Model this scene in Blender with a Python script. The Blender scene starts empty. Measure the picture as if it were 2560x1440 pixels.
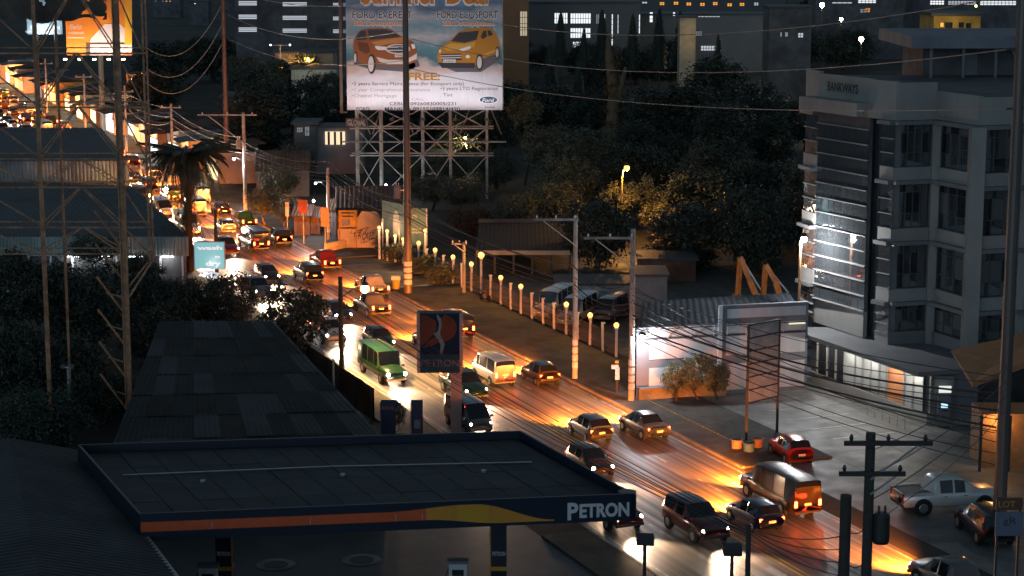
import bpy, bmesh, math, random
from mathutils import Vector, Matrix, noise
random.seed(7)
rnd = random.random
def U(a, b): return random.uniform(a, b)
SC = bpy.context.scene
COL = SC.collection

# ------------------------------------------------------------------ camera
CAM_H = 31.0
FPX = 4900.0                       # focal length in photograph pixels (2560 wide)
PITCH = math.atan(870.0 / FPX)
cam_d = bpy.data.cameras.new('camera'); cam = bpy.data.objects.new('camera', cam_d); COL.objects.link(cam)
cam.location = (0, 0, CAM_H); cam.rotation_euler = (math.pi / 2 - PITCH, 0, 0)
cam_d.sensor_width = 36.0; cam_d.lens = 36.0 * FPX / 2560.0
cam_d.clip_start = 0.5; cam_d.clip_end = 6000
SC.camera = cam

# ------------------------------------------------------------------ night sky, moonlight, exposure
W = bpy.data.worlds.new('World'); SC.world = W; W.use_nodes = True
nt = W.node_tree; nt.nodes.clear()
sky = nt.nodes.new('ShaderNodeTexSky'); sky.sky_type = 'NISHITA'; sky.sun_disc = False
sky.sun_elevation = math.radians(2.0); sky.sun_rotation = math.radians(200); sky.air_density = 1.6; sky.dust_density = 2.0
hs = nt.nodes.new('ShaderNodeHueSaturation'); hs.inputs['Saturation'].default_value = 0.05
tint = nt.nodes.new('ShaderNodeMix'); tint.data_type = 'RGBA'; tint.blend_type = 'MULTIPLY'; tint.inputs[0].default_value = 1.0
tint.inputs[7].default_value = (0.60, 0.90, 1.18, 1)
bg = nt.nodes.new('ShaderNodeBackground'); bg.inputs['Strength'].default_value = 0.16
wo = nt.nodes.new('ShaderNodeOutputWorld')
nt.links.new(sky.outputs[0], hs.inputs['Color']); nt.links.new(hs.outputs[0], tint.inputs[6])
nt.links.new(tint.outputs[2], bg.inputs[0]); nt.links.new(bg.outputs[0], wo.inputs[0])
sun_d = bpy.data.lights.new('moonlight', 'SUN'); sun_d.energy = 0.02; sun_d.angle = math.radians(12); sun_d.color = (0.75, 0.87, 1.0)
sun = bpy.data.objects.new('moonlight', sun_d); COL.objects.link(sun)
sun.rotation_euler = (math.radians(38), 0, math.radians(-35)); sun.location = (0, 0, 200)
SC.view_settings.view_transform = 'Standard'; SC.view_settings.look = 'None'
SC.view_settings.exposure = 0.0; SC.view_settings.gamma = 1.0
SC.render.engine = 'CYCLES'
SC.cycles.use_denoising = True; SC.cycles.max_bounces = 5; SC.cycles.diffuse_bounces = 2; SC.cycles.glossy_bounces = 3
SC.cycles.transparent_max_bounces = 6; SC.cycles.sample_clamp_indirect = 4.0; SC.cycles.use_light_tree = True
SC.cycles.caustics_reflective = False; SC.cycles.caustics_refractive = False

# ------------------------------------------------------------------ where a point of the photograph lies in the place
def ray(px, py):
    u = (px - 1280) / FPX; v = (py - 720) / FPX
    return Vector((u, math.cos(PITCH) - v * math.sin(PITCH), -math.sin(PITCH) - v * math.cos(PITCH)))
def G(px, py, z=0.0):
    r = ray(px, py); t = (z - CAM_H) / r.z
    return Vector((r.x * t, r.y * t, z))
def D(px, py, Y):
    r = ray(px, py); t = Y / r.y
    return Vector((r.x * t, Y, CAM_H + r.z * t))
def seen(p):
    c = p[1] * math.cos(PITCH) - (p[2] - CAM_H) * math.sin(PITCH); w = p[1] * math.sin(PITCH) + (p[2] - CAM_H) * math.cos(PITCH)
    return 1280 + FPX * p[0] / c, 720 - FPX * w / c
RU = Vector((-0.3793, 0.9253, 0)); RN = Vector((0.9253, 0.3793, 0)); RC = Vector((-7.0, 145.6, 0))
def R(s, t, z=0.0): return RC + RU * s + RN * t + Vector((0, 0, z))
ROAD_ANG = math.atan2(RU.y, RU.x)

# ------------------------------------------------------------------ materials
MATS = {}
def M(name, col, rough=0.7, metal=0.0, var=0.25, scale=1.5, bump=0.0, emit=None, es=0.0, stain=0.0, streak=False, spec=0.5, coat=0.0):
    if name in MATS: return MATS[name]
    m = bpy.data.materials.new(name); m.use_nodes = True; n = m.node_tree; b = n.nodes['Principled BSDF']
    b.inputs['Base Color'].default_value = (*col, 1); b.inputs['Roughness'].default_value = rough; b.inputs['Metallic'].default_value = metal
    b.inputs['Specular IOR Level'].default_value = spec
    if coat: b.inputs['Coat Weight'].default_value = coat; b.inputs['Coat Roughness'].default_value = 0.08
    if var > 0 or bump > 0:
        tc = n.nodes.new('ShaderNodeTexCoord'); mp = n.nodes.new('ShaderNodeMapping')
        if streak: mp.inputs['Scale'].default_value = (1, 1, 0.12)
        nz = n.nodes.new('ShaderNodeTexNoise'); nz.inputs['Scale'].default_value = scale; nz.inputs['Detail'].default_value = 6; nz.inputs['Roughness'].default_value = 0.65
        n.links.new(tc.outputs['Object'], mp.inputs[0]); n.links.new(mp.outputs[0], nz.inputs['Vector'])
        if var > 0:
            rp = n.nodes.new('ShaderNodeMapRange'); rp.inputs[1].default_value = 0.28; rp.inputs[2].default_value = 0.72
            rp.inputs[3].default_value = 1 - var; rp.inputs[4].default_value = 1 + var * 0.6
            mx = n.nodes.new('ShaderNodeMix'); mx.data_type = 'RGBA'; mx.blend_type = 'MULTIPLY'; mx.inputs[0].default_value = 1
            mx.inputs[6].default_value = (*col, 1)
            n.links.new(nz.outputs[0], rp.inputs[0]); n.links.new(rp.outputs[0], mx.inputs[7]); n.links.new(mx.outputs[2], b.inputs['Base Color'])
            if stain > 0:
                n2 = n.nodes.new('ShaderNodeTexNoise'); n2.inputs['Scale'].default_value = scale * 0.31; n2.inputs['Detail'].default_value = 9
                r2 = n.nodes.new('ShaderNodeMapRange'); r2.inputs[1].default_value = 0.45; r2.inputs[2].default_value = 0.62
                r2.inputs[3].default_value = 1.0; r2.inputs[4].default_value = 1 - stain
                m2 = n.nodes.new('ShaderNodeMix'); m2.data_type = 'RGBA'; m2.blend_type = 'MULTIPLY'; m2.inputs[0].default_value = 1
                n.links.new(tc.outputs['Object'], n2.inputs['Vector']); n.links.new(n2.outputs[0], r2.inputs[0]); n.links.new(mx.outputs[2], m2.inputs[6])
                n.links.new(r2.outputs[0], m2.inputs[7]); n.links.new(m2.outputs[2], b.inputs['Base Color'])
        if bump > 0:
            bp = n.nodes.new('ShaderNodeBump'); bp.inputs['Strength'].default_value = bump; bp.inputs['Distance'].default_value = 0.05
            n.links.new(nz.outputs[0], bp.inputs['Height']); n.links.new(bp.outputs[0], b.inputs['Normal'])
    if emit:
        b.inputs['Emission Color'].default_value = (*emit, 1); b.inputs['Emission Strength'].default_value = es
    MATS[name] = m
    return m
def glow(name, col, s):
    m = M(name, (0.02, 0.02, 0.02), 0.4, var=0, emit=col, es=s)
    return m

concrete = M('concrete', (0.34, 0.33, 0.31), 0.85, scale=2.2, stain=0.45, bump=0.15)
pole_concrete = M('pole concrete', (0.36, 0.34, 0.31), 0.8, scale=3, stain=0.4)
pole_dark = M('weathered timber pole', (0.05, 0.045, 0.04), 0.85, scale=4)
white_wall = M('white painted render', (0.62, 0.62, 0.64), 0.75, scale=0.8, var=0.18, stain=0.22, streak=True)
grey_wall = M('grey painted render', (0.20, 0.205, 0.23), 0.75, scale=0.8, var=0.2, stain=0.2)
dark_wall = M('dark render', (0.125, 0.125, 0.13), 0.85, scale=0.7, var=0.35, stain=0.4)
brown_wall = M('brown wall', (0.13, 0.075, 0.05), 0.85, scale=1.0, var=0.35, stain=0.3)
cream_wall = M('cream wall', (0.50, 0.40, 0.28), 0.8, scale=0.9, var=0.2, stain=0.35)
rust_steel = M('rusted steel', (0.44, 0.22, 0.11), 0.6, metal=0.1, scale=3.5, var=0.5, stain=0.4)
galv = M('galvanised steel', (0.42, 0.43, 0.44), 0.45, metal=0.7, scale=4, var=0.25)
dark_steel = M('dark steel', (0.06, 0.06, 0.062), 0.5, metal=0.6, scale=4)
corr_grey = M('corrugated grey sheet', (0.22, 0.25, 0.26), 0.55, metal=0.3, scale=0.6, var=0.3, stain=0.45, streak=True)
corr_teal = M('corrugated green-grey sheet', (0.28, 0.36, 0.35), 0.55, metal=0.2, scale=0.6, var=0.25, stain=0.3, streak=True)
corr_rust = M('corrugated rusty sheet', (0.16, 0.085, 0.055), 0.75, metal=0.1, scale=1.1, var=0.5, stain=0.5)
roof_dark = M('dark roof sheet', (0.06, 0.066, 0.074), 0.6, metal=0.2, scale=0.5, var=0.35, stain=0.3)
wire_m = M('black cable', (0.03, 0.03, 0.032), 0.6, var=0)
wire_l = M('bare aluminium cable', (0.34, 0.32, 0.28), 0.45, metal=0.5, var=0)
paper = M('torn paper notices', (0.62, 0.62, 0.60), 0.9, scale=9, var=0.5)
black_rubber = M('tyre rubber', (0.012, 0.012, 0.012), 0.85, var=0.2)
rim_m = M('alloy rim', (0.45, 0.45, 0.47), 0.35, metal=0.9, var=0)
trim_black = M('black trim', (0.015, 0.015, 0.016), 0.5, var=0)
car_glass = M('car glass', (0.008, 0.009, 0.011), 0.06, var=0, spec=0.9)
plate_m = M('number plate', (0.7, 0.7, 0.68), 0.5, var=0.1)
bark = M('bark', (0.09, 0.065, 0.045), 0.95, scale=5, bump=0.4)
vine_bark = M('bark under dead vines', (0.12, 0.10, 0.06), 0.95, scale=6, bump=0.5)

def leaf_mat(name, c0, c1, trans=0.25):
    if name in MATS: return MATS[name]
    m = bpy.data.materials.new(name); m.use_nodes = True; n = m.node_tree; b = n.nodes['Principled BSDF']
    g = n.nodes.new('ShaderNodeNewGeometry'); rp = n.nodes.new('ShaderNodeValToRGB')
    rp.color_ramp.elements[0].color = (*c0, 1); rp.color_ramp.elements[1].color = (*c1, 1)
    n.links.new(g.outputs['Random Per Island'], rp.inputs[0]); n.links.new(rp.outputs[0], b.inputs['Base Color'])
    b.inputs['Roughness'].default_value = 0.5; b.inputs['Specular IOR Level'].default_value = 0.35
    MATS[name] = m
    return m
leaf_dark = leaf_mat('dark green leaves', (0.045, 0.058, 0.042), (0.095, 0.11, 0.075))
leaf_mid = leaf_mat('green leaves', (0.05, 0.07, 0.035), (0.12, 0.135, 0.08))
leaf_unlit = leaf_mat('green leaves darkened as unlit', (0.016, 0.026, 0.018), (0.045, 0.058, 0.042))  # darker leaf copy: the shade of unlit silhouettes is put into the colour
leaf_pale = leaf_mat('pale green leaves', (0.07, 0.085, 0.04), (0.22, 0.21, 0.12))  # paler leaf tone, varied from leaf to leaf
leaf_dry = leaf_mat('reddish dry leaves', (0.06, 0.035, 0.02), (0.15, 0.08, 0.04))
leaf_palm = leaf_mat('palm leaflets', (0.025, 0.035, 0.015), (0.07, 0.075, 0.03))

# ------------------------------------------------------------------ mesh helpers
class MB:
    def __init__(s): s.v = []; s.f = []; s.smooth = False
    def add(s, vs, fs):
        k = len(s.v); s.v += [tuple(v) for v in vs]; s.f += [tuple(i + k for i in f) for f in fs]; return s
    def obox(s, o, a, b, c):                    # corner o and three edge vectors
        o, a, b, c = map(Vector, (o, a, b, c))
        return s.add([o, o + a, o + a + b, o + b, o + c, o + a + c, o + a + b + c, o + b + c],
                     [(0, 3, 2, 1), (4, 5, 6, 7), (0, 1, 5, 4), (1, 2, 6, 5), (2, 3, 7, 6), (3, 0, 4, 7)])
    def box(s, c, d):
        return s.obox((c[0] - d[0] / 2, c[1] - d[1] / 2, c[2] - d[2] / 2), (d[0], 0, 0), (0, d[1], 0), (0, 0, d[2]))
    def bar(s, p, q, w, h=None):
        p, q = Vector(p), Vector(q); h = h or w; d = (q - p)
        if d.length < 1e-6: return s
        dn = d.normalized(); x = dn.cross(Vector((0, 0, 1)))
        if x.length < 1e-3: x = Vector((1, 0, 0))
        x.normalize(); y = x.cross(dn)
        return s.obox(p - x * w / 2 - y * h / 2, x * w, y * h, d)
    def tube(s, pts, rs, n=8, cap=True):
        pts = [Vector(p) for p in pts]; k = len(pts)
        if not hasattr(rs, '__len__'): rs = [rs] * k
        base = len(s.v); ref = None
        for i, p in enumerate(pts):
            d = (pts[min(i + 1, k - 1)] - pts[max(i - 1, 0)]).normalized()
            x = d.cross(Vector((0, 0, 1))) if ref is None else ref - d * ref.dot(d)
            if x.length < 1e-3: x = d.cross(Vector((0, 1, 0)))
            x.normalize(); ref = x; y = d.cross(x)
            for j in range(n):
                a = 2 * math.pi * j / n; s.v.append(tuple(p + (x * math.cos(a) + y * math.sin(a)) * rs[i]))
        for i in range(k - 1):
            for j in range(n):
                a = base + i * n + j; b = base + i * n + (j + 1) % n
                s.f.append((a, b, b + n, a + n))
        if cap:
            s.f.append(tuple(base + j for j in range(n - 1, -1, -1))); s.f.append(tuple(base + (k - 1) * n + j for j in range(n)))
        return s
    def prism(s, poly, z0, z1):                 # plan polygon, counter-clockwise
        n = len(poly); vs = [(p[0], p[1], z0) for p in poly] + [(p[0], p[1], z1) for p in poly]
        return s.add(vs, [tuple(range(n - 1, -1, -1)), tuple(range(n, 2 * n))] + [(i, (i + 1) % n, n + (i + 1) % n, n + i) for i in range(n)])
    def seg(s, a, b, z0, z1, o0, o1, s0=0.0, s1=None):   # box on the wall line a-b; o = offset outward, s along it
        a = Vector((a[0], a[1], 0)); b = Vector((b[0], b[1], 0)); L = (b - a).length; d = (b - a) / L
        if s1 is None: s1 = L
        nrm = Vector((d.y, -d.x, 0))
        return s.obox(a + d * s0 + nrm * o1 + Vector((0, 0, z0)), d * (s1 - s0), -nrm * (o1 - o0), Vector((0, 0, z1 - z0)))
    def ball(s, c, r, nu=8, nv=6, sz=1.0):
        c = Vector(c); base = len(s.v); s.v.append((c.x, c.y, c.z + r * sz))
        for i in range(1, nv):
            t = math.pi * i / nv
            for j in range(nu):
                a = 2 * math.pi * j / nu; s.v.append((c.x + r * math.sin(t) * math.cos(a), c.y + r * math.sin(t) * math.sin(a), c.z + r * sz * math.cos(t)))
        s.v.append((c.x, c.y, c.z - r * sz)); e = len(s.v) - 1
        for j in range(nu):
            s.f.append((base, base + 1 + j, base + 1 + (j + 1) % nu)); s.f.append((e, e - nu + (j + 1) % nu, e - nu + j))
        for i in range(nv - 2):
            for j in range(nu):
                a = base + 1 + i * nu + j; b = base + 1 + i * nu + (j + 1) % nu
                s.f.append((a, a + nu, b + nu, b))
        return s
    def corr(s, a, b, z0, z1, o=0.0, pitch=0.25, dep=0.04):  # ribbed sheet standing on the line a-b
        a = Vector((a[0], a[1], 0)); b = Vector((b[0], b[1], 0)); L = (b - a).length; d = (b - a) / L; nrm = Vector((d.y, -d.x, 0))
        n = max(2, int(L / pitch)); vs = []; fs = []
        for i in range(n + 1):
            for k, off in ((0, 0.0), (0.3, dep), (0.6, dep), (0.9, 0.0)):
                if i == n and k > 0: break
                p = a + d * min(L, L * (i + k) / n) + nrm * (o + off)
                vs += [(p.x, p.y, z0), (p.x, p.y, z1)]
        for i in range(len(vs) // 2 - 1): fs.append((2 * i, 2 * i + 2, 2 * i + 3, 2 * i + 1))
        return s.add(vs, fs)
    def corr_roof(s, p00, p10, p11, p01, pitch=0.4, dep=0.05):  # ribs run p00->p01
        p00, p10, p11, p01 = map(Vector, (p00, p10, p11, p01)); n = max(2, int((p10 - p00).length / pitch)); vs = []; fs = []
        for i in range(n + 1):
            for k, off in ((0, 0.0), (0.25, dep), (0.5, dep), (0.75, 0.0)):
                if i == n and k > 0: break
                t = min(1.0, (i + k) / n); z = Vector((0, 0, off)); vs += [p00.lerp(p10, t) + z, p01.lerp(p11, t) + z]
        for i in range(len(vs) // 2 - 1): fs.append((2 * i, 2 * i + 2, 2 * i + 3, 2 * i + 1))
        return s.add(vs, fs)
    def mesh(s, name):
        me = bpy.data.meshes.new(name); me.from_pydata(s.v, [], s.f); me.update()
        if s.smooth:
            for p in me.polygons: p.use_smooth = True
        return me

def link(name, me, mat=None, parent=None, loc=None):
    o = bpy.data.objects.new(name, me); COL.objects.link(o)
    if mat is not None and not me.materials: me.materials.append(mat)
    if parent is not None: o.parent = parent
    if loc is not None: o.location = loc
    return o
def part(name, mb, mat, parent, local=False):
    """one mesh under its thing; shapes are given in place coordinates unless local"""
    if parent is not None and not local:
        q = Vector((0, 0, 0)); p = parent
        while p is not None: q = q + p.location; p = p.parent
        mb.v = [(v[0] - q.x, v[1] - q.y, v[2] - q.z) for v in mb.v]
    return link(name, mb.mesh(name), mat, parent)
def tag(o, label, cat, group=None):
    o['label'] = label; o['category'] = cat
    if group: o['group'] = group
    return o
def thing(name, label, cat, loc=(0, 0, 0), rz=0.0, group=None):
    o = bpy.data.objects.new(name, None); COL.objects.link(o); o.empty_display_size = 0.3
    o.location = loc; o.rotation_euler = (0, 0, rz)
    return tag(o, label, cat, group)
def struct(name, mb, mat, parent=None):
    o = part(name, mb, mat, parent)
    if parent is None: o['kind'] = 'structure'
    return o
def lamp(loc, col, watts, radius=0.1, parent=None, kind='POINT', aim=None, cone=120, blend=0.6, name='bulb_light'):
    d = bpy.data.lights.new(name, kind); d.energy = watts; d.color = col; d.shadow_soft_size = radius
    if kind == 'SPOT': d.spot_size = math.radians(cone); d.spot_blend = blend
    o = bpy.data.objects.new(name, d); COL.objects.link(o); loc = Vector(loc)
    if aim is not None: o.rotation_euler = (Vector(aim) - loc).to_track_quat('-Z', 'Y').to_euler()
    if parent is not None: o.parent = parent; loc = loc - parent.location
    o.location = loc
    return o
def copy_tree(o, parent=None):
    c = o.copy(); COL.objects.link(c); c.parent = parent
    for ch in list(o.children): copy_tree(ch, c)
    return c
CAPH = {}
def text_verts(s, bold=0.0, shear=0.0, res=3):
    cu = bpy.data.curves.new('t', 'FONT'); cu.body = s; cu.size = 1.0; cu.offset = bold; cu.shear = shear; cu.resolution_u = res; cu.fill_mode = 'FRONT'
    o = bpy.data.objects.new('t', cu); COL.objects.link(o)
    dg = bpy.context.evaluated_depsgraph_get(); me = bpy.data.meshes.new_from_object(o.evaluated_get(dg))
    vs = [v.co.copy() for v in me.vertices]; fs = [tuple(p.vertices) for p in me.polygons]
    bpy.data.objects.remove(o); bpy.data.curves.remove(cu); bpy.data.meshes.remove(me)
    return vs, fs
def text_on(mb, s, o, ex, ez, w=None, h=1.0, bold=0.0, shear=0.0):
    """letters with baseline start o, running along unit ex, standing along unit ez, cap height h, total width w"""
    vs, fs = text_verts(s, bold, shear)
    if not vs: return mb
    x0 = min(v.x for v in vs); x1 = max(v.x for v in vs); y1 = max(v.y for v in vs if True)
    if bold not in CAPH: CAPH[bold] = max(v.y for v in text_verts('E', bold)[0])
    ch = CAPH[bold]
    sy = h / ch; sx = (w / (x1 - x0)) if w else sy
    o, ex, ez = Vector(o), Vector(ex), Vector(ez)
    return mb.add([o + ex * (v.x - x0) * sx + ez * v.y * sy for v in vs], fs)
def cable(a, b, sag, r, n=14):
    a, b = Vector(a), Vector(b)
    return [a.lerp(b, i / n) - Vector((0, 0, sag * 4 * (i / n) * (1 - i / n))) for i in range(n + 1)]

# ================================================================== THE SETTING
gm = M('bare ground', (0.06, 0.055, 0.045), 0.95, scale=0.15, var=0.5, stain=0.4, bump=0.1)
struct('ground', MB().add([(-2500, -300, 0), (2500, -300, 0), (2500, 4200, 0), (-2500, 4200, 0)], [(0, 1, 2, 3)]), gm)

def asphalt(name, base, rough, streaky):
    m = bpy.data.materials.new(name); m.use_nodes = True; n = m.node_tree; b = n.nodes['Principled BSDF']
    tc = n.nodes.new('ShaderNodeTexCoord')
    def noise(sc, vscale, det=6):
        mp = n.nodes.new('ShaderNodeMapping'); mp.inputs['Scale'].default_value = vscale; nz = n.nodes.new('ShaderNodeTexNoise')
        nz.inputs['Scale'].default_value = sc; nz.inputs['Detail'].default_value = det
        n.links.new(tc.outputs['Object'], mp.inputs[0]); n.links.new(mp.outputs[0], nz.inputs['Vector']); return nz
    st = noise(3.0 if streaky else 0.7, (0.010, 1.0, 1.0) if streaky else (1, 1, 1)); pa = noise(0.25, (0.3, 1, 1) if streaky else (1, 1, 1)); gr = noise(55, (1, 1, 1), 3)
    def rng(src, lo, hi, a, c):
        r = n.nodes.new('ShaderNodeMapRange'); r.inputs[1].default_value = lo; r.inputs[2].default_value = hi; r.inputs[3].default_value = a; r.inputs[4].default_value = c
        n.links.new(src.outputs[0], r.inputs[0]); return r
    def mul(a, c):
        x = n.nodes.new('ShaderNodeMath'); x.operation = 'MULTIPLY'; n.links.new(a.outputs[0], x.inputs[0]); n.links.new(c.outputs[0], x.inputs[1]); return x
    k = mul(mul(rng(st, 0.34, 0.66, 0.38 if streaky else .8, 1.6 if streaky else 1.15), rng(pa, 0.35, 0.65, 0.7, 1.25)), rng(gr, 0.3, 0.7, 0.8, 1.2))
    mx = n.nodes.new('ShaderNodeMix'); mx.data_type = 'RGBA'; mx.blend_type = 'MULTIPLY'; mx.inputs[0].default_value = 1; mx.inputs[6].default_value = (*base, 1)
    n.links.new(k.outputs[0], mx.inputs[7]); n.links.new(mx.outputs[2], b.inputs['Base Color'])
    rr = rng(st, 0.3, 0.7, rough + 0.12, rough - 0.12); n.links.new(rr.outputs[0], b.inputs['Roughness'])
    bp = n.nodes.new('ShaderNodeBump'); bp.inputs['Strength'].default_value = 0.25; bp.inputs['Distance'].default_value = 0.01
    n.links.new(gr.outputs[0], bp.inputs['Height']); n.links.new(bp.outputs[0], b.inputs['Normal'])
    return m
road_m = asphalt('worn asphalt with painted light trails', (0.15, 0.14, 0.125), 0.45, True)  # lengthwise streaks: tyre wear, heightened in colour to stand in for light trails
HALF = 6.75
def road_piece(name, s0, s1, t0, t1, z, mat, parent=None, h=0.0):
    mb = MB()
    if h > 0: mb.obox((s0, -t1, z - h), (s1 - s0, 0, 0), (0, t1 - t0, 0), (0, 0, h))
    else: mb.add([(s0, -t1, z), (s1, -t1, z), (s1, -t0, z), (s0, -t0, z)], [(0, 1, 2, 3)])
    o = link(name, mb.mesh(name), mat, parent)
    if parent is None:
        o.location = RC; o.rotation_euler = (0, 0, ROAD_ANG); o['kind'] = 'structure'
    return o
road = road_piece('road', -140, 700, -HALF, HALF, 0.008, road_m)
paint_w = M('worn white road paint', (0.62, 0.61, 0.58), 0.6, scale=2.5, var=0.45, stain=0.6)
paint_y = M('worn yellow road paint', (0.60, 0.40, 0.06), 0.6, scale=2.5, var=0.4, stain=0.5)
for t in (-0.16, 0.16): road_piece('centre_line', -140, 500, t - 0.06, t + 0.06, 0.013, paint_y, road)
for t in (-6.35, 6.35): road_piece('edge_line', -140, 500, t - 0.06, t + 0.06, 0.013, paint_w, road)
dash = MB().add([(0, -0.06, 0.013), (3.0, -0.06, 0.013), (3.0, 0.06, 0.013), (0, 0.06, 0.013)], [(0, 1, 2, 3)]).mesh('lane_dash')
for t in (-3.3, 3.3):
    for i in range(52):
        link('lane_dash', dash, paint_w, road, (-70 + i * 7.0, -t, 0))
walk_m = M('dusty concrete paving', (0.085, 0.075, 0.062), 0.9, scale=1.2, var=0.4, stain=0.45, bump=0.2)
kerb_m = M('kerb concrete', (0.30, 0.27, 0.23), 0.85, scale=2, var=0.35, stain=0.4)
for s0, s1 in ((-38, 26), (46, 300)):
    k = road_piece('kerb', s0, s1, HALF, HALF + 0.22, 0.14, kerb_m, None, 0.14)
    road_piece('pavement', s0, s1, HALF + 0.22, 13.0, 0.125, walk_m, None, 0.12)
for s0, s1 in ((-140, -46), (-38, 300)):
    road_piece('kerb', s0, s1, -HALF - 0.22, -HALF, 0.14, kerb_m, None, 0.14)
    road_piece('pavement', s0, s1, -9.6, -HALF - 0.22, 0.125, walk_m, None, 0.12)
side_m = asphalt('side street asphalt', (0.06, 0.058, 0.054), 0.6, False)
road_piece('side_street', 28, 42, HALF, 60, 0.012, side_m)
sl = [o for o in COL.objects if o.name.startswith('side_street')][0]
mb = MB().bar(Vector((28.4, -7.2, 0.02)), Vector((28.4, -16, 0.02)), 0.14, 0.01); link('edge_line', mb.mesh('edge_line'), paint_w, sl)
lot_m = asphalt('parking lot concrete', (0.16, 0.16, 0.155), 0.5, False)
road_piece('parking_lot', -75, -9.5, 8.6, 34, 0.02, lot_m)
lot = [o for o in COL.objects if o.name.startswith('parking_lot')][0]
joint = M('dark slab joint', (0.05, 0.05, 0.05), .9, var=.2)
for k in range(11): road_piece('slab_joint', -70 + 5.5 * k - .02, -70 + 5.5 * k + .02, 13.1, 34, 0.024, joint, lot)
for k in range(5): road_piece('slab_joint', -75, -9.6, 13.2 + 4.6 * k - .02, 13.2 + 4.6 * k + .02, 0.0245, joint, lot)
for k in range(6): road_piece('bay_line', -34 + 2.7 * k - .05, -34 + 2.7 * k + .05, 15.5, 20.0, 0.027, paint_w, lot)
road_piece('station_forecourt', -75, -25, -50, -9.6, 0.016, M('station forecourt concrete', (0.07, 0.07, 0.072), 0.55, scale=0.5, var=0.4, stain=0.5))
road_piece('fenced_yard', -8.5, 26, 14.2, 40, 0.016, side_m)

# ================================================================== FIVE-STOREY BANK BUILDING
def V2(x, y): return Vector((x, y, 0))
bA, bB, bC, bD, bE, bF, bG, bH = [V2(*q) for q in ((21.01, 140.43), (21.63, 138.42), (24.28, 132.93), (24.93, 132.02), (25.61, 130.9), (28.54, 131.79), (30.33, 127.43), (33.78, 128.49))]
bI = V2(35.6, 124.1); bJ = V2(42, 126.0); bK = V2(42, 150); bL = V2(25, 150)
BANK = thing('bank_building', 'five storey white bank building with glass curtain wall and angled bays', 'building', (28, 138, 0))
bank_white = M('bank white cladding', (0.30, 0.29, 0.27), 0.65, scale=0.6, var=0.14, stain=0.2, streak=True)
bank_grey = M('bank grey cladding', (0.17, 0.175, 0.18), 0.6, scale=0.6, var=0.15, stain=0.15)
def wavy_glass(name, col, rough=0.03, bump=0.18, metal=0.0):
    if name in MATS: return MATS[name]
    m = M(name, col, rough, var=0, spec=1.0, metal=metal); n = m.node_tree; b = n.nodes['Principled BSDF']
    tc = n.nodes.new('ShaderNodeTexCoord'); nz = n.nodes.new('ShaderNodeTexNoise'); nz.inputs['Scale'].default_value = 0.9; nz.inputs['Detail'].default_value = 1.5
    bp = n.nodes.new('ShaderNodeBump'); bp.inputs['Strength'].default_value = bump; bp.inputs['Distance'].default_value = 0.06
    n.links.new(tc.outputs['Object'], nz.inputs['Vector']); n.links.new(nz.outputs[0], bp.inputs['Height']); n.links.new(bp.outputs[0], b.inputs['Normal'])
    return m
bank_glass = wavy_glass('bank mirror glass', (0.26, 0.29, 0.31), 0.03, 0.22, 0.85)
ZL = [6.8, 10.95, 15.1, 19.1]; ZTOP = 21.9
outline = [bA, bB, bC, bD, bE, bF, bG, bH, bI, bJ, bK, bL]
core = [p.copy() for p in outline]
cen = V2(33, 139)
def inset(p, d): v = (cen - p); return p + v.normalized() * d
part('core_wall', MB().prism([inset(p, 0.9) for p in outline], 0, 20.9), dark_wall, BANK)
walls = [(bA, bB), (bB, bC), (bD, bE), (bE, bF), (bF, bG), (bG, bH), (bH, bI), (bI, bJ)]
for zi, z in enumerate(ZL):
    mb = MB(); mb2 = MB()
    for a, b in walls:
        if (a, b) == (bB, bC): continue
        part('floor_ledge', MB().seg(a, b, z - 0.26, z, -0.5, 0.45, -0.02), bank_grey, BANK)
        if z < 19: part('spandrel', MB().seg(a, b, z + 0.002, z + 0.85, -0.4, 0.06), bank_white, BANK)
# parapet
for a, b, zt in ((bA, bB, 21.9), (bB, bC, 21.75), (bC, bE, 21.7), (bE, bF, 21.6), (bF, bG, 21.0), (bG, bH, 20.9), (bH, bI, 20.9), (bI, bJ, 20.9)):
    part('parapet', MB().seg(a, b, 19.12, zt, -0.35, 0.0), bank_white, BANK)
part('roof_slab', MB().prism([inset(p, 0.5) for p in outline], 20.1, 20.25), roof_dark, BANK)
part('entrance_hood', MB().seg(bB, bC, 19.75, 20.15, 0.002, 1.25, -0.6, 6.3).seg(bB, bC, 19.25, 19.745, 0.7, 1.25, -0.6, 6.3), bank_white, BANK)
mb = MB(); d = (bC - bB).normalized(); nrm = V2(d.y, -d.x)
text_on(mb, 'BANKWAYS', bB + d * 1.1 + nrm * 0.05 + Vector((0, 0, 20.65)), d, (0, 0, 1), 3.6, 0.62, 0.02)
part('lettering', mb, dark_steel, BANK)
# curtain wall B-C : panes and fins
Lbc = (bC - bB).length; NC = 8
rows = []
z = 5.75
while z < 19.0:
    rows.append(z); z += 1.045
pane_me = {}
def pane(a, b, s0, s1, z0, z1, off, mat=None, par=None, tilt=0.4):
    a = Vector((a[0], a[1], 0)); b = Vector((b[0], b[1], 0)); dd = (b - a).normalized(); nn = Vector((dd.y, -dd.x, 0)); w = s1 - s0; h = z1 - z0
    key = (round(w, 3), round(h, 3), (mat or bank_glass).name)
    if key not in pane_me:
        pane_me[key] = MB().box((0, 0, 0), (w, 0.02, h)).mesh('pane'); pane_me[key].materials.append(mat or bank_glass)
    o = link('pane', pane_me[key], None, par or BANK)
    c = a + dd * (s0 + s1) / 2 + nn * off + Vector((0, 0, (z0 + z1) / 2))
    o.location = c - (par or BANK).location
    o.rotation_euler = (math.radians(U(-tilt, tilt)), 0, math.atan2(dd.y, dd.x) + math.radians(U(-tilt, tilt)))
    return o
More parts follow.
